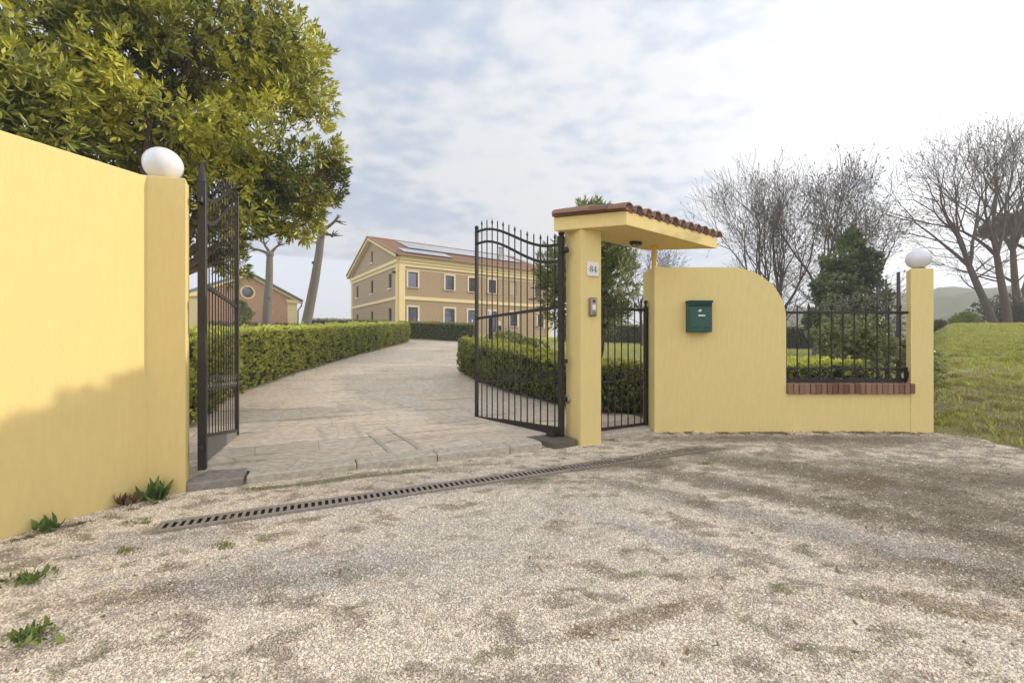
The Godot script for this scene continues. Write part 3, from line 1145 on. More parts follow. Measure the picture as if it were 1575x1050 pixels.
	for i in nb:
		var u := (i + 0.85) / (nb + 0.9)
		mb = MB.new()
		var y0: float = y_bot.call(u) + 0.05
		var y1: float = y_top.call(u) + (0.10 if i % 2 == 0 else 0.125)
		mb.box((at.call(u, y0) + at.call(u, y1)) * 0.5, Vector3(bw, y1 - y0, bw), Basis(dir, Vector3.UP, side))
		if i % 2 == 0:
			spear(mb, at.call(u, y1 - 0.03), 0.085, 0.017)
		else:
			spear(mb, at.call(u, y1 - 0.01), 0.03, 0.008)
		part("bar", mb, iron, t)
		mb = MB.new()
		var u2 := u + 0.5 / (nb + 0.9)
		if i < nb:
			var cy: float = (y_b1.call(u2) + y_b2.call(u2)) * 0.5
			ring_into(mb, at.call(u2, cy), dir, 0.050, 0.0045, 0.4, TAU - 0.4)
			part("scroll", mb, M.grey_iron if left else iron, t)
	for y in ([2.38, 0.25] if left else [2.36, 1.0]):
		mb = MB.new()
		mb.box(at.call(-0.03, y), Vector3(0.09, 0.05, 0.035), Basis(dir, Vector3.UP, side), 0.006)
		if not left and y > 2:
			mb.ball(at.call(-0.045, y), 0.04, 8, 6)
		part("hinge", mb, iron, t)

func make_gates() -> void:
	var t := thing("gate_leaf", "open left leaf of the black iron gate, beside the long wall's pier", "gate", P(-2.70, 0.08, 3.74), "leaves of the driveway gate")
	gate_leaf(t, Vector2(-2.70, 3.74), Vector2(-3.44, 5.36), 0.085, true)
	t = thing("gate_leaf", "open right leaf of the black iron gate, hinged on the gate pillar", "gate", P(0.612, 0.08, 5.33), "leaves of the driveway gate")
	gate_leaf(t, Vector2(0.612, 5.33), Vector2(-0.55, 6.68), 0.01, false)
	# base plate with the closer
	t = thing("gate_base_plate", "dark iron ground plate under the hinge of the right gate leaf", "plate", P(0.55, 0, 5.25))
	var mb := MB.new()
	mb.prism([Vector2(0.16, 5.30), Vector2(0.50, 5.0), Vector2(0.78, 5.16), Vector2(0.66, 5.45), Vector2(0.42, 5.62)], -0.03, 0.072, 0.006)
	part("plate", mb, M.bronze_dark, t)
	mb = MB.new()
	mb.box(P(0.52, 0.088, 5.36), Vector3(0.16, 0.04, 0.12), Basis(Vector3.UP, 0.86), 0.006)
	part("pivot_block", mb, M.black_iron, t)
	# pedestrian gate
	t = thing("pedestrian_gate", "narrow closed black iron gate between the pillar and the curved wall", "gate", P(1.45, 0.05, 5.9))
	var a := Vector2(0.99, 5.63)
	var b := Vector2(1.925, 6.135)
	var dir := Vector3(b.x - a.x, 0, -(b.y - a.y))
	var le := dir.length()
	dir /= le
	var side := Vector3.UP.cross(dir)
	var at := func(u: float, y: float) -> Vector3: return P(a.x, y, a.y) + dir * (u * le)
	var bs := Basis(dir, Vector3.UP, side)
	mb = MB.new()
	mb.box(at.call(0.985, 0.89), Vector3(0.05, 1.70, 0.05), bs, 0.004)
	mb.lathe([Vector2(0.024, 0.0), Vector2(0.016, 0.04), Vector2(0.010, 0.06)], 8, Transform3D(Basis.IDENTITY, at.call(0.985, 1.74)))
	mb.ball(at.call(0.985, 1.81), 0.028)
	part("hinge_post", mb, M.black_iron, t)
	mb = MB.new()
	mb.box(at.call(0.03, 0.89), Vector3(0.04, 1.70, 0.04), bs, 0.004)
	part("latch_post", mb, M.black_iron, t)
	for e in [[1.695, 0.038, "top_rail"], [0.835, 0.014, "thin_rail"], [0.705, 0.014, "thin_rail"], [0.075, 0.04, "bottom_rail"]]:
		mb = MB.new()
		bar_between(mb, at.call(0.03, e[0]), at.call(0.98, e[0]), e[1], 0.02, side)
		part(e[2], mb, M.black_iron, t)
	for i in 8:
		var u := 0.105 + i * 0.113
		mb = MB.new()
		mb.box((at.call(u, 0.08) + at.call(u, 1.80)) * 0.5, Vector3(0.012, 1.72, 0.012), bs)
		spear(mb, at.call(u, 1.78), 0.08 if i % 2 else 0.03, 0.016 if i % 2 else 0.008)
		part("bar", mb, M.black_iron, t)
		if i < 7:
			mb = MB.new()
			ring_into(mb, at.call(u + 0.056, 0.77), dir, 0.05, 0.005, 0.4, TAU - 0.4)
			part("scroll", mb, M.black_iron, t)
	for y in [1.56, 0.12]:
		mb = MB.new()
		mb.box(at.call(1.02, y), Vector3(0.09, 0.03, 0.03), bs, 0.004)
		mb.ball(at.call(1.04, y) + side * 0.02, 0.042 if y > 1 else 0.03, 8, 6)
		part("hinge", mb, M.black_iron, t)
	mb = MB.new()
	mb.box(at.call(0.07, 0.98), Vector3(0.05, 0.16, 0.05), bs, 0.005)
	part("lock_case", mb, M.black_iron, t)
	# railing on the low wall
	t = thing("railing", "black iron railing with spear tips on the low wall", "railing", P(4.6, 0.67, 6.02))
	mb = MB.new()
	mb.box(P(4.655, 1.655, 6.02), Vector3(1.80, 0.036, 0.03), Basis.IDENTITY, 0.003)
	part("top_rail", mb, M.black_iron, t)
	for e in [[0.872, 0.02], [0.70, 0.045]]:
		mb = MB.new()
		mb.box(P(4.65, e[0], 6.02), Vector3(1.76, e[1], 0.03))
		part("bottom_rail", mb, M.black_iron, t)
	for i in 11:
		var x := 3.845 + i * 0.1605
		mb = MB.new()
		mb.box(P(x, 1.20, 6.02), Vector3(0.014, 1.06, 0.014))
		if i % 2 == 0:
			spear(mb, P(x, 1.70, 6.02), 0.10, 0.022)
		else:
			spear(mb, P(x, 1.72, 6.02), 0.05, 0.009)
		part("bar", mb, M.black_iron, t)
		if i < 11:
			mb = MB.new()
			ring_into(mb, P(x + 0.08 if i < 10 else x + 0.05, 0.786, 6.02), Vector3.RIGHT, 0.070, 0.009)
			part("ring", mb, M.black_iron, t)
			mb = MB.new()
			ring_into(mb, P(x + 0.08 if i < 10 else x + 0.05, 0.77, 6.03), Vector3.RIGHT, 0.042, 0.008, PI, TAU)
			part("scroll", mb, M.black_iron, t)
	mb = MB.new()
	mb.box(P(5.53, 0.79, 6.02), Vector3(0.03, 0.20, 0.03))
	part("end_bracket", mb, M.black_iron, t)

# ---------------------------------------------------------------- small fittings
func lettering(txt: String, size: float, m: Material, parent: Node3D, at: Transform3D, depth := 0.002) -> void:
	var tm := TextMesh.new()
	var f := SystemFont.new()
	f.font_names = PackedStringArray(["Droid Serif"])
	tm.font = f
	tm.text = txt
	tm.font_size = 64
	tm.pixel_size = size / 64.0
	tm.depth = depth
	piece("lettering", tm, m, parent, at)

func make_fittings() -> void:
	var fx := Vector3(0.906, 0, -0.423)
	var fz := Vector3.UP.cross(fx) * -1.0
	fz = fx.cross(Vector3.UP)
	var fb := Basis(fx, Vector3.UP, fz)
	# house number
	var o := P(0.822, 0, 5.14)
	var c := o + fx * 0.172 + Vector3(0, 2.125, 0) + fz * 0.010
	var t := thing("house_number", "white house number plate reading 84 on the gate pillar", "sign", c)
	var mb := MB.new()
	mb.box(c, Vector3(0.172, 0.168, 0.016), fb, 0.003)
	part("plate", mb, M.plate_white, t)
	lettering("84", 0.098, M.ink, t, Transform3D(fb, c + fz * 0.0095))
	for s in [-1.0, 1.0]:
		mb = MB.new()
		mb.box(c + fx * 0.068 * s + fz * 0.0085 + Vector3(0, -0.002, 0), Vector3(0.008, 0.008, 0.003), fb)
		part("dot", mb, M.ink, t)
	# intercom
	c = o + fx * 0.165 + Vector3(0, 1.668, 0) + fz * 0.02
	t = thing("intercom", "grey intercom panel on the gate pillar below the number plate", "intercom", c)
	mb = MB.new()
	mb.box(c, Vector3(0.108, 0.222, 0.04), fb, 0.012)
	part("housing", mb, M.bronze, t)
	mb = MB.new()
	mb.box(c + fz * 0.020, Vector3(0.084, 0.198, 0.008), fb, 0.003)
	part("face_plate", mb, M.steel_warm, t)
	mb = MB.new()
	mb.lathe([Vector2(0.016, 0.0), Vector2(0.016, 0.006), Vector2(0.0005, 0.010)], 14, Transform3D(Basis(fx, fz, -Vector3.UP), c + fz * 0.024 + Vector3(0.0, 0.068, 0)))
	part("camera_lens", mb, M.black_rubber, t)
	mb = MB.new()
	mb.box(c + fz * 0.026 + Vector3(0, -0.005, 0), Vector3(0.05, 0.062, 0.006), fb, 0.002)
	part("call_button", mb, M.plate_white, t)
	mb = MB.new()
	for k in 4:
		mb.box(c + fz * 0.025 + Vector3(0, -0.062 - 0.009 * k, 0), Vector3(0.046, 0.003, 0.002), fb)
	part("speaker_grille", mb, M.ink, t)
	# photocell on the side of the pillar
	var sx := Vector3(-0.423, 0, -0.906)
	var sz := Vector3(-0.906, 0, 0.423)
	c = o + sx * 0.268 + Vector3(0, 0.525, 0)
	t = thing("photocell", "round photocell low on the driveway side of the gate pillar", "sensor", c)
	mb = MB.new()
	var px := Transform3D(Basis(sx, sz, sx.cross(sz)), c)
	mb.lathe([Vector2(0.052, 0.0), Vector2(0.052, 0.02), Vector2(0.040, 0.032), Vector2(0.032, 0.033)], 20, px)
	part("ring", mb, M.steel_warm, t)
	mb = MB.new()
	mb.lathe([Vector2(0.033, 0.030), Vector2(0.020, 0.026), Vector2(0.0005, 0.024)], 16, px)
	part("lens", mb, M.black_rubber, t)
	# letterbox
	c = P(2.545, 1.587, 5.893)
	t = thing("letterbox", "dark green metal letterbox on the curved yellow wall", "letterbox", c)
	mb = MB.new()
	mb.box(c + Vector3(0, -0.012, 0.055), Vector3(0.318, 0.396, 0.108), Basis.IDENTITY, 0.008)
	part("body", mb, M.box_green, t)
	mb = MB.new()
	mb.box(c + Vector3(0, -0.045, 0.113), Vector3(0.286, 0.30, 0.008), Basis.IDENTITY, 0.003)
	part("door", mb, M.box_green, t)
	mb = MB.new()
	mb.box(c + Vector3(0, 0.202, 0.062), Vector3(0.336, 0.030, 0.132), Basis.IDENTITY, 0.008)
	part("lid", mb, M.box_green_dark, t)
	mb = MB.new()
	mb.box(c + Vector3(0, 0.160, 0.116), Vector3(0.30, 0.052, 0.012), Basis(Vector3.RIGHT, 0.3), 0.004)
	part("flap", mb, M.box_green_dark, t)
	mb = MB.new()
	mb.box(c + Vector3(0.012, 0.012, 0.1185), Vector3(0.092, 0.020, 0.004), Basis.IDENTITY, 0.001)
	part("name_label", mb, M.plate_white, t)
	mb = MB.new()
	mb.plate([Vector2(c.x - 0.036, c.y + 0.062), Vector2(c.x + 0.010, c.y + 0.070), Vector2(c.x + 0.004, c.y + 0.094), Vector2(c.x - 0.026, c.y + 0.092)], c.z + 0.1165, c.z + 0.1195)
	part("sticker", mb, M.plate_white, t)
	for s in [-1.0, 1.0]:
		mb = MB.new()
		mb.box(c + Vector3(0.078 * s, -0.150, 0.118), Vector3(0.075, 0.016, 0.006), Basis.IDENTITY, 0.002)
		part("foot_clip", mb, M.box_green_dark, t)
	# drain along the opening
	var da := Vector3(DRAIN_A.x, 0, -DRAIN_A.y)
	var db := Vector3(DRAIN_B.x, 0, -DRAIN_B.y)
	t = thing("drain_channel", "long slotted drain grate running across the gravel", "drain", (da + db) * 0.5)
	var dx := (db - da).normalized()
	var dz := dx.cross(Vector3.UP)
	var dl := da.distance_to(db)
	var bd := Basis(dx, Vector3.UP, dz)
	mb = MB.new()
	mb.box((da + db) * 0.5 + Vector3(0, 0.002, 0), Vector3(dl, 0.008, 0.13), bd)
	part("trough", mb, M.slot_shade, t)  # flat slab under the bars, slot shade put into its colour
	for s in [-1.0, 1.0]:
		for k in 2:
			mb = MB.new()
			var p0 := da.lerp(db, 0.0 if k == 0 else 0.622)
			var p1 := da.lerp(db, 0.62 if k == 0 else 1.0)
			mb.box((p0 + p1) * 0.5 + dz * 0.074 * s + Vector3(0, 0.0 - 0.003 * k, 0), Vector3(p0.distance_to(p1), 0.05, 0.020), bd, 0.003)
			part("side_rail", mb, M.grate if k == 0 else M.grate_dirty, t)
			mb = MB.new()
			mb.box((p0 + p1) * 0.5 + dz * 0.057 * s + Vector3(0, 0.018 - 0.003 * k, 0), Vector3(p0.distance_to(p1), 0.007, 0.014), bd, 0.002)
			part("grate_edge", mb, M.grate if k == 0 else M.grate_dirty, t)
	var gb := MB.new()
	gb.box(Vector3.ZERO, Vector3(0.023, 0.006, 0.104), Basis.IDENTITY, 0.0015)
	var gm := gb.mesh()
	var kx := int(dl / 0.047)
	for i in kx:
		var u := (i + 0.5) / kx
		piece("grate_bar", gm, M.grate if u + 0.16 * sin(i * 12.9898) < 0.6 else M.grate_dirty, t, Transform3D(bd, da.lerp(db, u) + Vector3(0, 0.019 - (0.003 if u > 0.62 else 0.0) + 0.0008 * sin(i * 2.1), 0)))
	# stakes behind the railing
	for e in [[7.67, 9.0, 2.42], [7.85, 9.0, 2.55], [8.2, 9.1, 2.72]]:
		t = thing("stake", ["shortest tall dark stake standing behind the railing", "middle one of the tall dark stakes behind the railing", "tallest thickest dark stake behind the railing beside the end pillar"][[7.67, 7.85, 8.2].find(e[0])], "stake", G(e[0], e[1]), "dark stakes behind the railing")
		mb = MB.new()
		var w := 0.05 if e[0] > 8 else 0.028
		mb.tube([G(e[0], e[1], -0.1), P(e[0] + 0.01, e[2] * 0.6, e[1]), P(e[0], e[2], e[1])], [w, w * 0.9, w * 0.6], 7)
		part("pole", mb, M.stake, t)
	# garden lamps near the house
	var lamps := [[-0.545, 11.0, 1.70, "nearest garden lamp post, thick black, behind the right hedge"], [-0.45, 16.0, 1.35, "second black garden lamp post just beyond the nearest one"], [-2.55, 27.5, 1.2, "garden lamp post in front of the house's arched window"], [-6.45, 29.5, 1.2, "small garden lamp post beside the first ground floor window"]]
	for e in lamps:
		t = thing("garden_lamp", e[3], "lamp", G(e[0], e[1]), "garden lamps in front of the house")
		var g := G(e[0], e[1])
		mb = MB.new()
		mb.lathe([Vector2(0.001, 0), Vector2(0.08, 0.0), Vector2(0.08, 0.03), Vector2(0.058, 0.05), Vector2(0.058, e[2] - 0.19), Vector2(0.065, e[2] - 0.18), Vector2(0.001, e[2] - 0.18)], 12, Transform3D(Basis.IDENTITY, g))
		part("pole", mb, M.black_iron, t)
		mb = MB.new()
		mb.lathe([Vector2(0.001, 0), Vector2(0.042, 0.0), Vector2(0.042, 0.16), Vector2(0.001, 0.17)], 12, Transform3D(Basis.IDENTITY, g + Vector3(0, e[2] - 0.18, 0)))
		part("lamp_glass", mb, M.white_paint, t)

# ---------------------------------------------------------------- the house
func holed(mb: MB, x0: float, x1: float, y0: float, y1: float, z: float, holes: Array, rev: float) -> void:
	# wall face in the plane z (outside towards +z) with openings (x0, x1, y0, y1) and their reveals
	var xs := [x0, x1]
	var ys := [y0, y1]
	for h in holes:
		for k in 2:
			if not xs.has(h[k]): xs.append(h[k])
			if not ys.has(h[2 + k]): ys.append(h[2 + k])
	xs.sort()
	ys.sort()
	for i in xs.size() - 1:
		for j in ys.size() - 1:
			var cx: float = (xs[i] + xs[i + 1]) * 0.5
			var cy: float = (ys[j] + ys[j + 1]) * 0.5
			var open := false
			for h in holes:
				if cx > h[0] and cx < h[1] and cy > h[2] and cy < h[3]:
					open = true
			if not open:
				mb.quad(Vector3(xs[i], ys[j], z), Vector3(xs[i + 1], ys[j], z), Vector3(xs[i + 1], ys[j + 1], z), Vector3(xs[i], ys[j + 1], z))
	for h in holes:
		var a := Vector3(h[0], h[2], z)
		var b := Vector3(h[1], h[2], z)
		var c := Vector3(h[1], h[3], z)
		var d := Vector3(h[0], h[3], z)
		var o := Vector3(0, 0, -rev)
		mb.quad(a, a + o, b + o, b)
		mb.quad(b, b + o, c + o, c)
		mb.quad(c, c + o, d + o, d)
		mb.quad(d, d + o, a + o, a)

func window_in(t: Node3D, xf: Transform3D, h: Array, kind: String, sill := true) -> void:
	# frame, panes and surround set into an opening of the local plane z = 0
	var w: float = h[1] - h[0]
	var he: float = h[3] - h[2]
	var cx: float = (h[0] + h[1]) * 0.5
	var cy: float = (h[2] + h[3]) * 0.5
	var fm: Material = M.window_green if kind == "door" else M.window_dark
	if kind == "shutter":
		var sm := MB.new()
		sm.xf = xf
		sm.box(Vector3(cx, cy, -0.12), Vector3(w, he, 0.06))
		for k in int(he / 0.09):
			sm.box(Vector3(cx, h[2] + 0.05 + 0.09 * k, -0.085), Vector3(w - 0.06, 0.05, 0.02), Basis(Vector3.RIGHT, 0.4))
		part("window", sm, M.shutter_beige, t, "window closed by a beige shutter")
		return
	var mb := MB.new()
	mb.xf = xf
	var f := 0.075
	var z := -0.13
	mb.box(Vector3(h[0] + f / 2, cy, z), Vector3(f, he, 0.07))
	mb.box(Vector3(h[1] - f / 2, cy, z), Vector3(f, he, 0.07))
	mb.box(Vector3(cx, h[3] - f / 2, z), Vector3(w - 2 * f, f, 0.07))
	mb.box(Vector3(cx, h[2] + f / 2, z), Vector3(w - 2 * f, f, 0.07))
	if kind == "door":
		mb.box(Vector3(cx, h[3] - 0.62, z), Vector3(w - 2 * f, 0.14, 0.06))
	if kind == "dark":
		mb.box(Vector3(cx, cy, z), Vector3(0.06, he - 2 * f, 0.06))
	var win := part("door" if kind == "door" else "window", mb, fm, t, "green framed glazed door with an arched fanlight" if kind == "door" else "")
	mb = MB.new()
	mb.xf = xf
	mb.box(Vector3(cx, cy, z - 0.025), Vector3(w - 2 * f + 0.01, he - 2 * f + 0.01, 0.012))
	part("pane", mb, M.pane_dark if kind == "dark" or kind == "slit" else M.pane, win)
	mb = MB.new()
	mb.xf = xf
	for e in [[Vector3(h[0] - 0.08, cy, 0.012), Vector3(0.16, he + 0.32, 0.05)], [Vector3(h[1] + 0.08, cy, 0.012), Vector3(0.16, he + 0.32, 0.05)], [Vector3(cx, h[3] + 0.08, 0.012), Vector3(w, 0.16, 0.05)]]:
		mb.box(e[0], e[1])
	if kind != "slit":
		part("surround", mb, M.house_stone, win)
	if sill:
		mb = MB.new()
		mb.xf = xf
		mb.box(Vector3(cx, h[2] - 0.05, 0.05), Vector3(w + 0.3, 0.10, 0.16))
		part("sill", mb, M.plate_white if kind == "slit" else M.kerb, win)

func make_house() -> void:
	var at := P(-10.58, 0, 40.0)
	var t := thing("house", "two storey brick country house with yellow cornices and solar panels on its tiled roof", "house", Vector3(at.x, 2.1, at.z))
	# facade frame: x along the front, z outwards; gable frame: x from the far end to the corner, z outwards
	var F := Transform3D(Basis(Vector3(0.8155, 0, -0.5788), Vector3.UP, Vector3(0.5788, 0, 0.8155)), at)
	var L := 18.6
	var W := 15.9
	var g_out := Vector3(-0.8155, 0, 0.5788)
	var g_x := Vector3(0.5788, 0, 0.8155)
	var Gx := Transform3D(Basis(g_x, Vector3.UP, g_out), F * Vector3(0, 0, -W))
	var y0 := 1.2
	var eave := 9.42
	# openings
	var ups := [[0.93, 1.9, 6.42, 7.84, "plain"], [4.82, 5.78, 6.42, 7.84, "plain"], [7.5, 8.46, 6.42, 7.84, "dark"], [9.9, 10.86, 6.42, 7.84, "dark"], [12.7, 13.66, 6.42, 7.84, "shutter"], [16.2, 17.16, 6.42, 7.84, "dark"]]
	var downs := [[0.93, 1.9, 3.1, 4.52, "plain"], [4.72, 5.86, 2.2, 4.55, "door"], [7.4, 8.5, 2.2, 4.5, "door"], [9.85, 10.95, 2.2, 4.5, "door"], [12.7, 13.7, 2.95, 4.5, "dark"], [16.6, 17.5, 2.9, 4.4, "dark"]]
	var mb := MB.new()
	mb.xf = F
	holed(mb, 0.0, L, y0, eave, 0.0, ups + downs, 0.2)
	part("wall", mb, M.house_brick, t)
	var gw := []
	for u in [2.3, 7.95, 13.5]:
		gw.append([W - u - 0.42, W - u + 0.42, 6.42, 7.84, "slit"])
		gw.append([W - u - 0.42, W - u + 0.42, 3.0, 4.5, "slit"])
	mb = MB.new()
	mb.xf = Gx
	holed(mb, 0.0, W, y0, eave, 0.0, gw, 0.2)
	part("wall", mb, M.house_brick, t)
	# gable triangle with its attic window
	var apex := 12.3
	var att := [W / 2 - 0.32, W / 2 + 0.32, 9.75, 11.0, "slit"]
	mb = MB.new()
	mb.xf = Gx
	mb.tri(Vector3(0, eave, 0), Vector3(att[0], eave, 0), Vector3(att[0], lerpf(eave, apex, att[0] / (W / 2)), 0))
	mb.tri(Vector3(att[1], eave, 0), Vector3(W, eave, 0), Vector3(att[1], lerpf(eave, apex, att[0] / (W / 2)), 0))
	mb.quad(Vector3(att[0], eave, 0), Vector3(att[1], eave, 0), Vector3(att[1], att[2], 0), Vector3(att[0], att[2], 0))
	var yk := lerpf(eave, apex, att[0] / (W / 2))
	mb.quad(Vector3(att[0], att[3], 0), Vector3(att[1], att[3], 0), Vector3(att[1], yk, 0), Vector3(att[0], yk, 0))
	mb.tri(Vector3(att[0], yk, 0), Vector3(att[1], yk, 0), Vector3(W / 2, apex, 0))
	holed(mb, att[0], att[0] + 0.001, att[2], att[3], 0.0, [[att[0] + 0.0004, att[1], att[2], att[3]]], 0.2)
	part("gable", mb, M.house_brick, t)
	mb = MB.new()
	mb.xf = F
	mb.quad(Vector3(L, y0, 0), Vector3(L, y0, -W), Vector3(L, eave, -W), Vector3(L, eave, 0))
	mb.tri(Vector3(L, eave, 0), Vector3(L, eave, -W), Vector3(L, apex, -W / 2))
	mb.quad(Vector3(L, y0, -W), Vector3(0, y0, -W), Vector3(0, eave, -W), Vector3(L, eave, -W))
	part("wall", mb, M.house_brick, t)
	for h in ups:
		window_in(t, F, h, h[4])
	for h in downs:
		window_in(t, F, h, h[4], h[4] != "door")
	for h in gw + [att]:
		window_in(t, Gx, h, "slit", h[2] > 6.0)
	# arches over the doors
	for h in downs:
		if h[4] == "door":
			mb = MB.new()
			mb.xf = F
			for s in [0, 1]:
				var po := []
				var cx: float = (h[0] + h[1]) * 0.5
				var hw: float = (h[1] - h[0]) * 0.5
				po.append(Vector2(cx - hw if s == 0 else cx + hw, h[3]))
				for k in 9:
					var a := PI / 2 * k / 8.0
					po.append(Vector2(cx - hw * cos(a) if s == 0 else cx + hw * cos(a), h[3] - 0.24 + 0.24 * sin(a)))
				mb.plate(po, -0.19, -0.005)
			part("door_arch", mb, M.house_brick, t)
	# bands
	var bands := [[F, L, 5.18, 5.52, 0.10, "string_course"], [Gx, W, 5.20, 5.50, 0.10, "string_course"], [F, L, 8.02, 8.10, 0.04, "string_course"], [F, L, 8.30, 8.62, 0.10, "cornice"], [F, L, 8.62, 8.86, 0.22, "cornice"], [F, L, 8.86, 9.20, 0.36, "cornice"], [F, L, 9.20, 9.36, 0.5, "cornice"],
		[Gx, W, 8.28, 8.62, 0.10, "cornice"], [Gx, W, 8.62, 8.95, 0.24, "cornice"]]
	for e in bands:
		mb = MB.new()
		mb.xf = e[0]
		var ext: float = e[4] if e[5] == "cornice" else 0.0
		mb.box(Vector3(e[1] / 2, (e[2] + e[3]) / 2, e[4] / 2 - 0.003 * bands.find(e)), Vector3(e[1] + 0.02 + ext * 0.6, e[3] - e[2] - 0.004, e[4] + 0.02), Basis.IDENTITY, 0.02)
		part(e[5], mb, M.house_cream, t)
	for e in [[F, 0.28, 0.62], [Gx, W - 0.27, 0.56], [Gx, 0.27, 0.56], [F, L - 0.3, 0.6]]:
		mb = MB.new()
		mb.xf = e[0]
		mb.box(Vector3(e[1], (y0 + 9.0) / 2, 0.055), Vector3(e[2], 9.0 - y0, 0.13), Basis.IDENTITY, 0.01)
		part("pilaster", mb, M.house_cream, t)
	# roof: two corrugated slopes
	var oh := 0.55
	var sl := (apex + 0.16 - 9.5) / (W / 2)
	for side in 2:
		mb = MB.new()
		mb.xf = F
		var waves := 84
		var base := 0
		var pv := []
		for i in waves * 4 + 1:
			var x := lerpf(-0.5, L + 0.4, float(i) / (waves * 4))
			var wv: float = [0.0, 0.05, 0.0, -0.03][i % 4]
			var ze := oh if side == 0 else -W - oh
			var ye := 9.5 - sl * oh
			pv.append([Vector3(x, ye + wv, ze), Vector3(x, apex + 0.16 + wv, -W / 2)])
		for i in waves * 4:
			if side == 0:
				mb.quad(pv[i][0], pv[i + 1][0], pv[i + 1][1], pv[i][1])
			else:
				mb.quad(pv[i + 1][0], pv[i][0], pv[i][1], pv[i + 1][1])
		part("roof", mb, M.roof_tile, t)
		mb = MB.new()
		mb.xf = F
		var e0 := Vector3(-0.48, 9.5 - sl * oh, oh if side == 0 else -W - oh)
		var e1 := Vector3(-0.48, apex + 0.16, -W / 2)
		var dn := Vector3(0, -0.30, 0)
		var inw := Vector3(0.5, 0, 0)
		mb.quad(e1 + dn, e0 + dn, e0, e1) if side == 1 else mb.quad(e0 + dn, e1 + dn, e1, e0)
		mb.quad(e0 + dn, e0 + dn + inw, e1 + dn + inw, e1 + dn)
		part("verge", mb, M.house_cream, t)
		mb = MB.new()
		mb.xf = F
		bar_between(mb, e0 + Vector3(0.02, 0.06, 0), e1 + Vector3(0.02, 0.06, 0), 0.16, 0.22, Vector3.RIGHT)
		part("verge_tile", mb, M.roof_tile, t)
	mb = MB.new()
	mb.xf = F
	mb.tube([Vector3(-0.5, apex + 0.2, -W / 2), Vector3(L + 0.4, apex + 0.2, -W / 2)], [0.13, 0.13], 8)
	part("ridge_tile", mb, M.roof_tile, t)
	mb = MB.new()
	mb.xf = F
	mb.tube([Vector3(-0.3, 9.26, oh + 0.06), Vector3(L + 0.3, 9.24, oh + 0.06)], [0.075, 0.075], 8)
	part("gutter", mb, M.roof_tile, t)
	mb = MB.new()
	mb.xf = F
	mb.tube([Vector3(0.05, 9.2, oh), Vector3(0.05, 8.9, 0.35), Vector3(-0.02, 8.3, 0.17), Vector3(-0.02, 1.8, 0.17)], [0.055, 0.055, 0.055, 0.055], 8)
	part("downpipe", mb, M.post_yellow, t)
	# solar panels
	var us := Vector3(0, sl, -1.0).normalized()
	var un := Vector3(0, 1.0, sl).normalized()
	var pm := MB.new()
	pm.box(Vector3.ZERO, Vector3(1.0, 1.98, 0.05), Basis.IDENTITY, 0.004)
	var pmesh := pm.mesh()
	var gm := MB.new()
	gm.box(Vector3.ZERO, Vector3(0.95, 1.93, 0.012))
	var gmesh := gm.mesh()
	var pb := F.basis * Basis(Vector3.RIGHT, us, un)
	for e in [[0.62, 5, 1.30], [2.3, 14, 4.45], [2.3, 14, 6.46]]:
		for k in e[1]:
			var p: Vector3 = Vector3(e[0] + 0.5 + k * 1.03, 9.5, 0.0) + us * e[2] + un * 0.15
			var pn := piece("solar_panel", pmesh, M.steel, t, Transform3D(pb, F * p))
			bases[pn] = Vector3.ZERO
			piece("panel_glass", gmesh, M.solar_glass, pn, Transform3D(Basis.IDENTITY, Vector3(0, 0, 0.022)))
	mb = MB.new()
	mb.xf = F
	mb.box(Vector3(16.4, 12.4, -W / 2 + 0.6), Vector3(0.36, 1.9, 0.36), Basis.IDENTITY, 0.02)
	mb.box(Vector3(16.4, 13.38, -W / 2 + 0.6), Vector3(0.5, 0.1, 0.5), Basis.IDENTITY, 0.02)
	part("chimney", mb, M.steel_warm, t)
	mb = MB.new()
	mb.xf = Gx
	mb.box(Vector3(W - 0.5, 7.75, 0.30), Vector3(0.16, 0.18, 0.34), Basis.IDENTITY, 0.02)
	part("security_camera", mb, M.black_rubber, t)

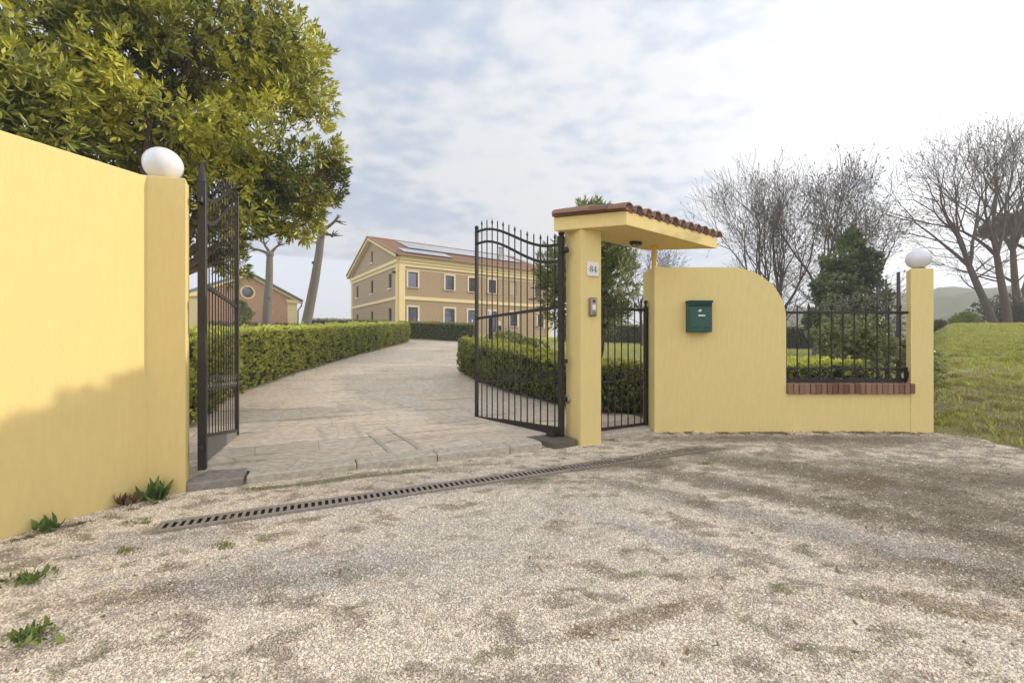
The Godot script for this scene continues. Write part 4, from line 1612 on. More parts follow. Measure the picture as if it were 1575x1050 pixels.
func make_barn() -> void:
	# local frame: x along the gable from its near left corner, z outwards, y up
	var at := P(-26.2, 0, 35.0)
	var B := Transform3D(Basis(Vector3(0.65, 0, -0.76).normalized(), Vector3.UP, Vector3(0.76, 0, 0.65).normalized()), at)
	var w := 8.35
	var cx := w / 2
	var ev := 5.2
	var ap := 7.15
	var y0 := 1.4
	var le := 13.0
	var t := thing("outbuilding", "low brick outbuilding with round window and dark green roof", "building", B * Vector3(cx, 2.1, 0))
	var oc := Vector2(cx - 0.05, 5.62)
	var r := 0.47
	var top := func(x: float) -> float: return lerpf(ap, ev, absf(x - cx) / cx)
	var mb := MB.new()
	mb.xf = B
	var half_r := [Vector2(oc.x, y0), Vector2(w, y0), Vector2(w, ev), Vector2(cx, ap), Vector2(oc.x, top.call(oc.x))]
	for i in 13:
		half_r.append(Vector2(oc.x + r * sin(PI * i / 12.0), oc.y + r * cos(PI * i / 12.0)))
	var half_l := [Vector2(0, y0), Vector2(oc.x, y0)]
	for i in 13:
		half_l.append(Vector2(oc.x - r * sin(PI * i / 12.0), oc.y - r * cos(PI * i / 12.0)))
	half_l += [Vector2(oc.x, top.call(oc.x)), Vector2(0, ev)]
	mb.plate(half_r, -0.3, 0.0)
	mb.plate(half_l, -0.3, 0.0)
	part("wall", mb, M.barn_brick, t)
	mb = MB.new()
	mb.xf = B
	mb.box(Vector3(w - 0.15, (y0 + ev) / 2, -le / 2 - 0.15), Vector3(0.3, ev - y0, le - 0.32))
	mb.box(Vector3(cx, (y0 + ev) / 2, -le), Vector3(w - 0.62, ev - y0, 0.3))
	part("wall", mb, M.barn_brick, t)
	# left side wall with an arched opening near the corner
	mb = MB.new()
	mb.xf = B * Transform3D(Basis(Vector3(0, 0, 1), Vector3.UP, Vector3(-1, 0, 0)), Vector3(0, 0, -le))
	var po := [Vector2(0.15, y0), Vector2(le - 3.0, y0), Vector2(le - 3.0, 3.6)]
	for i in 9:
		po.append(Vector2(le - 2.0 - cos(PI * i / 8.0), 3.6 + sin(PI * i / 8.0)))
	po += [Vector2(le - 1.0, y0), Vector2(le - 0.31, y0), Vector2(le - 0.31, ev), Vector2(0.15, ev)]
	mb.plate(po, -0.3, 0.0)
	part("wall", mb, M.house_cream, t)
	var rm := MB.new()
	for i in 28:
		var a := TAU * i / 28
		var b := TAU * (i + 1) / 28
		rm.xf = B
		rm.plate([oc + Vector2(cos(a), sin(a)) * r, oc + Vector2(cos(b), sin(b)) * r, oc + Vector2(cos(b), sin(b)) * (r + 0.14), oc + Vector2(cos(a), sin(a)) * (r + 0.14)], -0.02, 0.06)
	var win := part("window", rm, M.house_cream, t, "round window with a pale surround")
	mb = MB.new()
	mb.xf = B
	var pl := []
	for i in 20:
		pl.append(oc + Vector2(cos(TAU * i / 20.0), sin(TAU * i / 20.0)) * (r - 0.01))
	mb.plate(pl, -0.2, -0.18)
	part("pane", mb, M.pane, win)
	for x in [0.34, w - 0.42]:
		mb = MB.new()
		mb.xf = B
		mb.box(Vector3(x, (y0 + ev) / 2, 0.03), Vector3(0.86, ev - y0, 0.12), Basis.IDENTITY, 0.01)
		mb.box(Vector3(x, ev - 0.15, 0.12), Vector3(1.1, 0.3, 0.34), Basis.IDENTITY, 0.02)
		part("pilaster", mb, M.house_cream, t)
	for sg: float in [-1.0, 1.0]:
		var e0 := Vector3(cx + sg * (cx + 0.4), ev - 0.13, 0)
		var e1 := Vector3(cx, ap + 0.10, 0)
		var dv := (e1 - e0)
		var ll := dv.length()
		dv /= ll
		var xx: Vector3 = dv * -sg
		mb = MB.new()
		mb.xf = B
		mb.box((e0 + e1) * 0.5 + Vector3(0, 0.10, -le / 2 + 0.1), Vector3(ll + 0.1, 0.16, le + 0.7), Basis(xx, Vector3(0, 0, 1).cross(xx), Vector3(0, 0, 1)), 0.02)
		part("roof", mb, M.metal_roof, t)
		mb = MB.new()
		mb.xf = B
		bar_between(mb, e0 + Vector3(0, -0.09, 0.14), e1 + Vector3(0, -0.09, 0.14), 0.2, 0.2, Vector3(0, 0, 1))
		part("verge", mb, M.house_cream, t)
	mb = MB.new()
	mb.xf = B
	mb.tube([Vector3(w + 0.42, ev - 0.15, 0.2), Vector3(w + 0.40, ev - 0.5, 0.16), Vector3(w + 0.08, ev - 0.95, 0.12), Vector3(w + 0.08, 1.6, 0.12)], [0.06, 0.06, 0.06, 0.06], 8)
	part("downpipe", mb, M.black_rubber, t)

# ---------------------------------------------------------------- plants
var leaf_meshes := {}

func hedge(called: String, label: String, line: Array, thick: float, hts: Array, dens: float, c0: Color, c1: Color, seed_: int, le := 0.042) -> void:
	# line: (x, depth) of the front foot; the hedge lies to the left of the direction of travel
	var t := thing(called, label, "hedge", G(line[0].x, line[0].y), "clipped hedges of the garden")
	var r := RandomNumberGenerator.new()
	r.seed = seed_
	var core := MB.new()
	var xs := []
	var cs := []
	var acc := 0.0
	for i in line.size() - 1:
		var a: Vector2 = line[i]
		var b: Vector2 = line[i + 1]
		var nn := Vector2(-(b - a).y, (b - a).x).normalized()
		var le_ := a.distance_to(b)
		var k := maxi(1, int(le_ / 1.0))
		for j in k:
			var p := a.lerp(b, float(j) / k)
			var q := a.lerp(b, float(j + 1) / k)
			var hp: float = lerpf(hts[i], hts[i + 1], float(j) / k) - 0.06
			var hq: float = lerpf(hts[i], hts[i + 1], float(j + 1) / k) - 0.06
			var p1 := p + nn * 0.07
			var q1 := q + nn * 0.07
			var p2 := p + nn * (thick - 0.07)
			var q2 := q + nn * (thick - 0.07)
			var A := G(p1.x, p1.y, 0.05)
			var B := G(q1.x, q1.y, 0.05)
			var C := G(q1.x, q1.y, hq)
			var D := G(p1.x, p1.y, hp)
			var A2 := G(p2.x, p2.y, 0.05)
			var B2 := G(q2.x, q2.y, 0.05)
			var C2 := G(q2.x, q2.y, hq)
			var D2 := G(p2.x, p2.y, hp)
			core.quad(A, B, C, D)
			core.quad(D, C, C2, D2)
			core.quad(B2, A2, D2, C2)
			if j == 0 and i == 0: core.quad(A2, A, D, D2)
			if j == k - 1 and i == line.size() - 2: core.quad(B, B2, C2, C)
		var hm: float = maxf(hts[i], hts[i + 1])
		var dist := (a.length() + b.length()) * 0.5
		var den := dens
		var cnt := int(le_ * (hm * 1.6 + thick + 0.3) * den)
		for j in cnt:
			var u := r.randf()
			var p := a.lerp(b, u)
			var hh := lerpf(hts[i], hts[i + 1], u)
			var pick := r.randf() * (hh * 1.6 + thick)
			var wob := (0.11 if hh < 3.0 else 0.03) * fn.get_noise_3d(p.x * 5.0, p.y * 5.0, pick * 4.0)
			if fn2.get_noise_3d(p.x * 13.0, pick * 13.0, p.y * 13.0) < -0.22 - 0.25 * r.randf(): continue
			var nrm: Vector3
			var pos: Vector3
			var side3 := Vector3(-nn.x, 0, nn.y)
			if pick < hh:
				pos = G(p.x, p.y, lerpf(0.03, hh, pow(pick / hh, 0.8))) - side3 * (0.03 - wob - 0.05 * r.randf())
				pos -= side3 * (0.10 * (1.0 - clampf(pick / hh * 3.0, 0, 1)) * r.randf())
				nrm = side3 + Vector3(0, 0.35, 0)
			elif pick < hh + thick:
				var pp := p + nn * (pick - hh)
				pos = G(pp.x, pp.y, hh - (0.05 if hh < 3.0 else 0.12) * r.randf() + wob * 0.8)
				nrm = Vector3.UP
			else:
				var pp := p + nn * thick
				pos = G(pp.x, pp.y, lerpf(0.1, hh, r.randf())) + side3 * 0.03
				nrm = -side3 + Vector3(0, 0.35, 0)
			if (i == 0 and u < 0.03) or (i == line.size() - 2 and u > 0.97):
				pos += side3 * 0.0
			nrm = (nrm.normalized() + rv() * 0.75).normalized()
			if r.randf() < 0.035 and pick >= hh * 0.8 and hh < 3.0:
				pos += Vector3(0, r.randf_range(0.02, 0.09), 0)
			xs.append(Transform3D(up_basis(nrm, r.randf() * TAU) * r.randf_range(0.7, 1.3), pos))
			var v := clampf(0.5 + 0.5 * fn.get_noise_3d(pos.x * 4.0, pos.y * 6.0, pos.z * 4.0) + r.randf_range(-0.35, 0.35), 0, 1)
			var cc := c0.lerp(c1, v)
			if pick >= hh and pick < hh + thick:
				cc = cc.lerp(c1 * 1.3, 0.6)  # top leaves lightened, the light from above put into their colour
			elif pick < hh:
				cc = cc.lerp(c0 * 0.75, 0.35 * (1.0 - pick / hh) + 0.12)  # side leaves darkened towards the foot, shade put into their colour
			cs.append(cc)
		# both ends get leaves too
		for e in 2:
			if (e == 0 and i > 0) or (e == 1 and i < line.size() - 2):
				continue
			var p: Vector2 = a if e == 0 else b
			var dirv := (b - a).normalized() * (-1.0 if e == 0 else 1.0)
			for j in int(thick * hts[i + e] * den):
				var pp := p + nn * r.randf() * thick + dirv * r.randf_range(-0.05, 0.04)
				var pos := G(pp.x, pp.y, r.randf_range(0.03, hts[i + e]))
				xs.append(Transform3D(up_basis(Vector3(dirv.x, 0.3, -dirv.y) + rv() * 0.7, r.randf() * TAU) * r.randf_range(0.7, 1.3), pos))
				cs.append(c0.lerp(c1, r.randf()))
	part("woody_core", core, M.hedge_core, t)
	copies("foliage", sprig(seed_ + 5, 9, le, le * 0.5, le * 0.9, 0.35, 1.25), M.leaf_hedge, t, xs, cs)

# bushy crown made of leaf sprigs in clumps (centre, radii, share)
func crown(t: Node3D, clumps: Array, cnt: int, me: Mesh, m: Material, c0: Color, c1: Color, seed_: int, gap := -0.25, droop := 0.3, freq := 1.4, flat := 0.62) -> Array:
	var r := RandomNumberGenerator.new()
	r.seed = seed_
	var xs := []
	var cs := []
	var tot := 0.0
	for c in clumps:
		tot += c[2]
	for c in clumps:
		var k := int(cnt * c[2] / tot)
		for i in k:
			var dv := Vector3(r.randfn(), r.randfn(), r.randfn()).normalized()
			var rr := pow(r.randf(), 0.28)
			var pos: Vector3 = c[0] + dv * c[1] * rr
			pos += Vector3(fn.get_noise_3d(pos.x * 3.0, pos.y * 3.0, pos.z * 3.0), fn.get_noise_3d(pos.y * 3.0, pos.z * 3.0, pos.x * 3.0), fn.get_noise_3d(pos.z * 3.0, pos.x * 3.0, pos.y * 3.0)) * 0.22
			var nz := fn2.get_noise_3d(pos.x * freq, pos.y * freq, pos.z * freq)
			if nz < gap + r.randf_range(-0.08, 0.08):
				continue
			var nn := (dv * flat + Vector3(0, 0.45 - droop * r.randf(), 0) + rv() * 0.55).normalized()
			xs.append(Transform3D(up_basis(nn, r.randf() * TAU) * r.randf_range(0.7, 1.25), pos))
			var v := clampf(0.45 + 0.9 * fn.get_noise_3d(pos.x * 2.0, pos.y * 2.0, pos.z * 2.0) + r.randf_range(-0.3, 0.3), 0, 1)
			cs.append(c0.lerp(c1, v))
	copies("crown", me, m, t, xs, cs)
	return xs

func limb(mb: MB, a: Vector3, b: Vector3, r0: float, r1: float, sides := 6, wob := 0.08) -> void:
	var pts := []
	var rad := []
	var le := a.distance_to(b)
	for i in 6:
		var u := i / 5.0
		var p := a.lerp(b, u)
		if i > 0 and i < 5:
			p += Vector3(fn.get_noise_2d(a.x * 50 + u * 60, 3.0), fn.get_noise_2d(a.z * 50 + u * 60, 9.0) * 0.5, fn.get_noise_2d(b.x * 50 + u * 60, 15.0)) * wob * le
		pts.append(p)
		rad.append(lerpf(r0, r1, u))
	mb.tube(pts, rad, sides)

func make_left_tree() -> void:
	var t := thing("evergreen_tree", "big glossy evergreen tree leaning over the long wall and the left gate leaf", "tree", G(-4.6, 5.6))
	var clumps := [
		[P(-3.48, 4.0, 6.3), Vector3(0.92, 0.95, 0.9), 1.5], [P(-3.62, 4.9, 6.3), Vector3(0.85, 0.85, 0.9), 1.2], [P(-3.12, 3.72, 6.5), Vector3(0.66, 0.48, 0.7), 0.8],
		[P(-4.6, 4.4, 5.5), Vector3(1.1, 1.2, 1.0), 2.0], [P(-4.3, 3.35, 6.1), Vector3(0.9, 0.8, 0.9), 1.0], [P(-5.6, 4.5, 5.0), Vector3(1.2, 1.3, 1.0), 2.0],
		[P(-4.1, 5.5, 5.6), Vector3(1.2, 0.9, 1.0), 1.5], [P(-5.4, 3.6, 4.4), Vector3(1.0, 0.7, 0.8), 1.1], [P(-6.6, 4.2, 4.5), Vector3(1.2, 1.3, 1.0), 1.4], [P(-4.35, 2.6, 6.5), Vector3(0.32, 0.5, 0.35), 0.2],
		[P(-3.75, 5.75, 6.5), Vector3(0.85, 0.7, 0.8), 0.9], [P(-3.65, 3.2, 7.0), Vector3(0.5, 0.3, 0.4), 0.3]]
	var wood := MB.new()
	var root := G(-4.75, 5.7, -0.1)
	var fork := P(-4.7, 2.0, 5.65)
	limb(wood, root, fork, 0.13, 0.11, 9)
	for c in clumps:
		limb(wood, fork, c[0], 0.055, 0.02, 6)
		for k in 14:
			var q: Vector3 = c[0] + rv() * c[1] * 0.95
			limb(wood, c[0].lerp(fork, 0.3 * rng.randf()), q, 0.016, 0.004, 4)
	for e in [[-5.1, 4.7], [-4.5, 4.9], [-5.9, 4.4]]:
		limb(wood, G(e[0], e[1], -0.1), P(e[0] + 0.2, 3.9, e[1] + 0.2), 0.06, 0.035, 7, 0.03)
	part("trunk", wood, M.bark_dark, t)
	var sp := sprig(301, 8, 0.100, 0.030, 0.085, 0.25, 1.45)
	var xs := crown(t, clumps, 15500, sp, M.leaf_gloss, Color(0.075, 0.105, 0.03), Color(0.66, 0.63, 0.09), 302, -0.21, 0.5, 1.9)
	# blossom clusters, small and yellow
	var fl := MB.new()
	for i in 9:
		fl.ball(rv() * 0.02, 0.008, 5, 4)
	var fx := []
	var fc := []
	for i in 130:
		var q: Transform3D = xs[(i * 97) % xs.size()]
		if q.origin.x > -3.9: continue
		fx.append(Transform3D(q.basis, q.origin + q.basis.y * 0.06))
		fc.append(Color(0.62, 0.47, 0.05))
	copies("blossom", fl.mesh(), M.leaf_soft, t, fx, fc)
	# the nearest large leaves singly
	var lm := MB.new()
	leaf_into(lm, Transform3D.IDENTITY, 0.125, 0.040, 0.18)
	var lmesh := lm.mesh()
	var tones := []
	for k in 4:
		var m2: StandardMaterial3D = M.leaf_gloss.duplicate()
		m2.albedo_color = lin([0.14, 0.24, 0.38, 0.55][k], [0.17, 0.27, 0.38, 0.52][k], [0.045, 0.06, 0.07, 0.075][k])
		tones.append(m2)
	var near := []
	for q in xs:
		var e: Vector3 = q.origin - Vector3(0, 1.25, 0)
		if absf(e.x / e.z) < 1.2 and e.y / -e.z < 0.8:
			near.append([e.length(), q])
	near.sort_custom(func(a, b): return a[0] < b[0])
	for i in mini(300, near.size()):
		var q: Transform3D = near[i][1]
		var b := q.basis * Basis(Vector3.RIGHT, 0.5 + 0.4 * sin(i * 1.7))
		piece("leaf", lmesh, tones[i % 4], t, Transform3D(b, q.origin + q.basis.y * 0.05))

func make_pollards() -> void:
	var data := [[[P(-17.3, 0, 30.0), P(-17.2, 0, 30.0)], 0], [[], 1]]
	# (x, depth, base height offset) and points of the trunk as (x, y)
	var trees := [[30.0, [[-17.2, 1.6], [-17.12, 3.6], [-17.0, 5.4], [-16.95, 7.35]], 0.32, 0.20, "slim pollarded trunk in front of the outbuilding", [[-1.0, 0.35], [0.55, 0.7], [-0.35, 0.7]]],
		[26.0, [[-12.65, 1.5], [-12.3, 3.2], [-11.95, 5.0], [-11.7, 6.6], [-11.55, 7.9]], 0.30, 0.20, "leaning thicker pollarded trunk to the left of the house", [[-0.75, 1.0], [0.25, 2.1], [0.9, 0.6], [-0.3, 1.5], [0.55, -0.2]]]]
	for e in trees:
		var d: float = e[0]
		var t := thing("pollarded_tree", e[4], "tree", G(e[1][0][0], d), "pollarded trunks beyond the left hedge")
		var mb := MB.new()
		var pts := []
		var rad := []
		var k: int = e[1].size()
		for i in k:
			pts.append(P(e[1][i][0], e[1][i][1], d))
			rad.append(lerpf(e[2], e[3], float(i) / (k - 1)))
		mb.tube(pts, rad, 12)
		mb.ball(pts[-1], e[3] * 1.35, 10, 7)
		part("trunk", mb, M.bark_grey, t)
		var top: Vector3 = pts[-1]
		for s in e[5]:
			mb = MB.new()
			var en: Vector3 = top + Vector3(s[0], s[1], 0.2 * sin(s[0] * 9.0))
			limb(mb, top, en, e[3] * 0.62, e[3] * 0.32, 8, 0.14)
			mb.ball(en, e[3] * 0.5, 8, 6)
			for q in 9:
				var dv := (Vector3(s[0], absf(s[1]) * 0.7 + 0.3, 0).normalized() + rv() * 0.9).normalized()
				limb(mb, en, en + dv * rng.randf_range(0.25, 0.75), 0.05, 0.016, 4, 0.1)
			part("branch_stub", mb, M.bark_bare, t)
		mb = MB.new()
		for q in 5:
			var u := rng.randf_range(0.35, 0.98)
			var i0 := int(u * (k - 1))
			var p: Vector3 = pts[i0].lerp(pts[mini(i0 + 1, k - 1)], u * (k - 1) - i0)
			mb.ball(p + Vector3(rng.randf_range(-1, 1) * e[3], 0, e[3] * 0.8), 0.09, 7, 5)
		part("knot", mb, M.bark_bare, t)

func grow(mb: MB, tips: Array, p: Vector3, dir: Vector3, le: float, rad: float, depth: int, r: RandomNumberGenerator, spread: float, lift: float) -> void:
	var segs := 3
	var pts := [p]
	var rads := [rad]
	var d := dir
	var q := p
	var r1 := maxf(rad * 0.66, 0.006)
	for i in segs:
		d = (d + Vector3(r.randfn(), r.randfn() * 0.6, r.randfn()) * 0.10 + Vector3(0, lift, 0)).normalized()
		q += d * le / segs
		pts.append(q)
		rads.append(lerpf(rad, r1, (i + 1.0) / segs))
	mb.tube(pts, rads, 7 if rad > 0.09 else (5 if rad > 0.035 else 3), false)
	if depth <= 0:
		tips.append(Transform3D(up_basis(d, r.randf() * TAU), q))
		return
	var kids := 2 if r.randf() < 0.5 else 3
	var spin := r.randf() * TAU
	for k in kids:
		var an := spin + TAU * k / kids + r.randf_range(-0.5, 0.5)
		var side := up_basis(d, an).x
		var sp := spread * r.randf_range(0.5, 1.25)
		if k == 0 and depth > 3: sp *= 0.45
		var nd := (d * cos(sp) + side * sin(sp)).normalized()
		var f := r.randf_range(0.66, 0.92)
		grow(mb, tips, q, nd, le * f, r1 * (0.92 if k == 0 else r.randf_range(0.55, 0.8)), depth - 1, r, spread, lift)
	# side twigs along the way
	if depth <= 5:
		for k in 2:
			var at: Vector3 = pts[1 + k]
			var side := up_basis(d, r.randf() * TAU).x
			grow(mb, tips, at, (d * 0.6 + side * 0.8).normalized(), le * 0.55, maxf(r1 * 0.4, 0.006), mini(depth - 2, 2) if depth > 2 else 0, r, spread, lift)

func bare_tree(label: String, x: float, d: float, stems: Array, seed_: int, depth: int, le: float, rad: float, spread: float, lift: float, buds: float) -> void:
	var t := thing("bare_tree", label, "tree", G(x, d), "leafless trees at the right")
	var r := RandomNumberGenerator.new()
	r.seed = seed_
	var tips := []
	for s in stems:
		var mb := MB.new()
		var st := MB.new()
		var p0 := G(x + s[0], d, -0.2)
		var dir := Vector3(s[1], 1.0, s[2]).normalized()
		var p1: Vector3 = p0 + dir * s[3]
		st.tube([p0, p0.lerp(p1, 0.3) + Vector3(0.05, 0, 0), p0.lerp(p1, 0.7), p1], [rad * 1.35, rad * 1.08, rad * 0.98, rad * 0.85], 9)
		part("trunk", st, M.bark_bare, t)
		for k in s[4]:
			var an: float = TAU * k / s[4] + r.randf()
			var sd := up_basis(dir, an).x
			var sp := spread * (0.3 if k == 0 else 0.95)
			grow(mb, tips, p1, (dir * cos(sp) + sd * sin(sp)).normalized(), le, rad * (0.8 if k == 0 else 0.6), depth, r, spread, lift)
		for k in 3:
			var f := r.randf_range(0.5, 0.95)
			var sd := up_basis(dir, r.randf() * TAU).x
			grow(mb, tips, p0.lerp(p1, f), (dir * 0.5 + sd).normalized(), le * 0.7, rad * 0.28, depth - 2, r, spread, lift)
		part("branches", mb, M.bark_bare, t)
	var xs := []
	var cs := []
	for q in tips:
		if r.randf() < buds:
			xs.append(Transform3D(q.basis * r.randf_range(0.7, 1.4), q.origin))
			cs.append(Color(0.20, 0.165, 0.11).lerp(Color(0.12, 0.13, 0.07), r.randf()))
	if xs.size() > 8:
		copies("buds", sprig(seed_ + 3, 5, 0.07, 0.03, 0.08, 0.3, 1.0), M.leaf_soft, t, xs, cs)

func rosette(label: String, at: Vector3, n: int, le: float, wi: float, hi: float, lo: float, tones: Array, seed_: int, spread := 0.012) -> void:
	var t := thing("weed", label, "weed", at, "weeds growing in the gravel")
	var r := RandomNumberGenerator.new()
	r.seed = seed_
	var shapes := []
	for k in 3:
		var lm := MB.new()
		leaf_into(lm, Transform3D.IDENTITY, le * [1.0, 0.85, 0.7][k], wi * [0.9, 1.1, 1.0][k], [0.35, 0.6, 0.15][k], [0.35, 0.2, 0.5][k])
		shapes.append(lm.mesh())
	for i in n:
		var f := float(i) / n
		var b := Basis(Vector3.UP, i * 2.4 + r.randf_range(-0.5, 0.5)) * Basis(Vector3.RIGHT, lerpf(lo, hi, f) + r.randf_range(-0.3, 0.2)) * Basis(Vector3.UP, r.randf_range(-0.6, 0.6))
		piece("leaf", shapes[r.randi() % 3], tones[r.randi() % tones.size()], t, Transform3D(b * r.randf_range(0.55, 1.1), at + Vector3(r.randfn() * spread, 0.006 + 0.01 * r.randf(), r.randfn() * spread * 0.7)))

func tone(r: float, g: float, b: float) -> StandardMaterial3D:
	var m: StandardMaterial3D = M.leaf_soft.duplicate()
	m.albedo_color = lin(r, g, b)
	return m

func tuft(sd: int, n: int, h: float, spread: float, w: float) -> ArrayMesh:
	var r := RandomNumberGenerator.new()
	r.seed = sd
	var mb := MB.new()
	for i in n:
		var a := r.randf() * TAU
		var o := Vector3(cos(a), 0, sin(a)) * spread * r.randf()
		var tip := o + Vector3(cos(a) * r.randf_range(0.2, 0.9), r.randf_range(0.6, 1.1), sin(a) * r.randf_range(0.2, 0.9)) * h
		var s := Vector3(-sin(a), 0, cos(a)) * w
		var mid := o.lerp(tip, 0.5) + Vector3(0, h * 0.12, 0)
		mb.col = grey(r.randf_range(0.75, 1.15))
		mb.quad(o - s, o + s, mid + s * 0.8, mid - s * 0.8)
		mb.tri(mid - s * 0.8, mid + s * 0.8, tip)
	return mb.mesh()

func make_grass() -> void:
	var r := RandomNumberGenerator.new()
	r.seed = 401
	# rough grass on the bank and field at the right
	var xs := []
	var cs := []
	while xs.size() < 62000:
		var d := lerpf(4.2, 34.0, pow(r.randf(), 1.7))
		var x := d * r.randf_range(0.86, 1.7)
		if x < 5.75 or in_gravel(x, d) > -0.04 or (x < 6.1 and d > 5.8 and d < 6.3):
			continue
		var n1 := fn.get_noise_2d(x * 0.9, d * 0.9)
		if d < 13.0 and n1 * 0.8 + fn2.get_noise_2d(x * 3.0, d * 3.0) < 0.05 and r.randf() < 0.85:
			continue
		var c := grass_color(x, d).lerp(Color(0.54, 0.57, 0.09), 0.55) * r.randf_range(0.75, 1.3)
		if r.randf() < (0.16 if d > 9.5 else 0.42): c = Color(0.60, 0.46, 0.25).lerp(Color(0.40, 0.31, 0.17), r.randf())
		xs.append(Transform3D(Basis(Vector3.UP, r.randf() * TAU) * r.randf_range(0.6, 1.4) * (0.8 + d * 0.025), G(x, d, -0.01 + (0.05 * fn.get_noise_2d(x * 3.0, d * 3.0) + 0.03 * fn2.get_noise_2d(x * 6.0, d * 6.0)) * smoothstep(5.7, 6.6, x))))
		cs.append(c)
	var o := copies("grass", tuft(9, 9, 0.075, 0.055, 0.004), M.blade, self, xs, cs)
	tag(o, "rough tufted grass on the bank and field beside the end pillar", "grass")
	# mown lawn behind the hedges
	xs = []
	cs = []
	for i in 60000:
		var d := lerpf(7.5, 34.0, pow(r.randf(), 1.3))
		var x := d * (r.randf_range(-0.82, -0.20) if r.randf() < 0.35 else r.randf_range(-0.08, 0.82))
		if x > hedge_left_x(d) - 0.8 and x < hedge_right_x(d) + 0.7: continue
		if x > 4.0 and x / d > 0.84: continue
		if d > 21.0 and x > -6.5 and x < 1.0: continue
		if d < 9.5 and x > 0: continue
		var c := Color(0.46, 0.50, 0.10).lerp(Color(0.60, 0.58, 0.16), clampf(0.5 + fn.get_noise_2d(x * 0.8, d * 0.8), 0, 1)) * r.randf_range(0.8, 1.25)
		xs.append(Transform3D(Basis(Vector3.UP, r.randf() * TAU) * r.randf_range(0.7, 1.3) * (0.7 + d * 0.03), G(x, d, -0.01)))
		cs.append(c)
	o = copies("grass", tuft(19, 8, 0.035, 0.07, 0.004), M.blade, self, xs, cs)
	tag(o, "mown lawn grass behind the hedges and in front of the house", "grass")
	# moss and small weeds in the gravel
	xs = []
	cs = []
	for p in PATCHES:
		if p[5] == 4 or p[5] == 3: continue
		var k := int(900.0 * p[2] * p[3] * (1.6 if p[5] == 1 else 0.55))
		for i in k:
			var v := Vector2(r.randfn() * 0.42 * p[2], r.randfn() * 0.42 * p[3]).rotated(p[4])
			var x: float = p[0] + v.x
			var d: float = p[1] + v.y
			if in_gravel(x, d) < 0.0 or drain_dist(x, d) < 0.08: continue
			xs.append(Transform3D(Basis(Vector3.UP, r.randf() * TAU) * r.randf_range(0.5, 1.2), P(x, gravel_y(x, d) - 0.002, d)))
			cs.append((Color(0.21, 0.225, 0.06) if p[5] == 1 else Color(0.24, 0.195, 0.10)).lerp(Color(0.30, 0.26, 0.10), r.randf()))
	# a thin line of weeds against the walls
	for i in 260:
		var u := r.randf()
		var x := lerpf(-3.3, -2.7, u) + 0.04 * r.randf()
		var d := lerpf(2.42, 3.46, u) if u < 0.93 else 3.46
		if fn.get_noise_2d(u * 30.0, 7.0) < 0.0: continue
		xs.append(Transform3D(Basis(Vector3.UP, r.randf() * TAU) * r.randf_range(0.6, 1.6), P(x + 0.05, gravel_y(x, d), d)))
		cs.append(Color(0.20, 0.21, 0.07).lerp(Color(0.28, 0.21, 0.11), r.randf()))
	for i in 1400:
		var x := r.randf_range(2.1, 5.8)
		var d := 5.86 - 0.14 * pow(r.randf(), 2.0)
		if fn.get_noise_2d(x * 8.0, 2.0) < -0.02: continue
		xs.append(Transform3D(Basis(Vector3.UP, r.randf() * TAU) * r.randf_range(0.6, 1.5), P(x, gravel_y(x, d), d)))
		cs.append(Color(0.22, 0.22, 0.07).lerp(Color(0.26, 0.20, 0.10), r.randf()))
	for e in [[-0.37, 3.72], [1.25, 5.45], [-1.95, 3.0], [-2.15, 3.62], [-1.75, 2.62], [-2.3, 2.55], [-2.55, 2.95], [1.6, 4.6], [2.0, 4.4]]:
		for i in 30:
			var x: float = e[0] + r.randfn() * 0.05
			var d: float = e[1] + r.randfn() * 0.03
			xs.append(Transform3D(Basis(Vector3.UP, r.randf() * TAU) * r.randf_range(0.7, 1.6), P(x, gravel_y(x, d), d)))
			cs.append(Color(0.22, 0.25, 0.05).lerp(Color(0.33, 0.30, 0.07), r.randf()))
	o = copies("moss", tuft(29, 7, 0.014, 0.014, 0.0016), M.blade, self, xs, cs)
	tag(o, "moss and tiny weeds between the stones of the forecourt", "moss")
	# dead leaves and bits of twig blown about
	xs = []
	cs = []
	for i in 700:
		var d := lerpf(1.5, 6.0, r.randf())
		var x := r.randf_range(-1.2, 1.2) * d
		if r.randf() < 0.35:
			x = r.randf_range(2.0, 5.8)
			d = 5.85 - 0.3 * r.randf() * r.randf()
		if in_gravel(x, d) < 0.0 or x < -2.4: continue
		xs.append(Transform3D(Basis.from_euler(Vector3(PI / 2 + r.randf_range(-0.5, 0.5), r.randf() * TAU, r.randf_range(-0.6, 0.6))) * r.randf_range(0.4, 1.1), P(x, gravel_y(x, d) + 0.006, d)))
		cs.append(Color(0.34, 0.20, 0.09).lerp(Color(0.15, 0.095, 0.05), r.randf()))
	var lf := MB.new()
	leaf_into(lf, Transform3D.IDENTITY, 0.034, 0.014, 0.3, 0.4)
	o = copies("leaf_litter", lf.mesh(), M.leaf_soft, self, xs, cs)
	tag(o, "small dead brown leaves blown over the gravel", "leaf litter")
	# weeds big enough to be told apart
	var green := [tone(0.09, 0.15, 0.035), tone(0.13, 0.20, 0.045), tone(0.17, 0.235, 0.06), tone(0.10, 0.165, 0.05)]
	var red := [tone(0.16, 0.06, 0.03), tone(0.13, 0.085, 0.035), tone(0.20, 0.09, 0.04)]
	var lime := [tone(0.20, 0.25, 0.05), tone(0.26, 0.30, 0.06), tone(0.16, 0.21, 0.045)]
	rosette("big green rosette weed at the foot of the left wall's pier", P(-2.80, 0.0, 3.36), 44, 0.18, 0.072, 1.5, 0.25, green, 501, 0.02)
	rosette("small reddish weed at the wall foot beside the big green rosette", P(-2.925, 0.0, 3.27), 15, 0.12, 0.05, 1.3, 0.1, red, 502, 0.025)
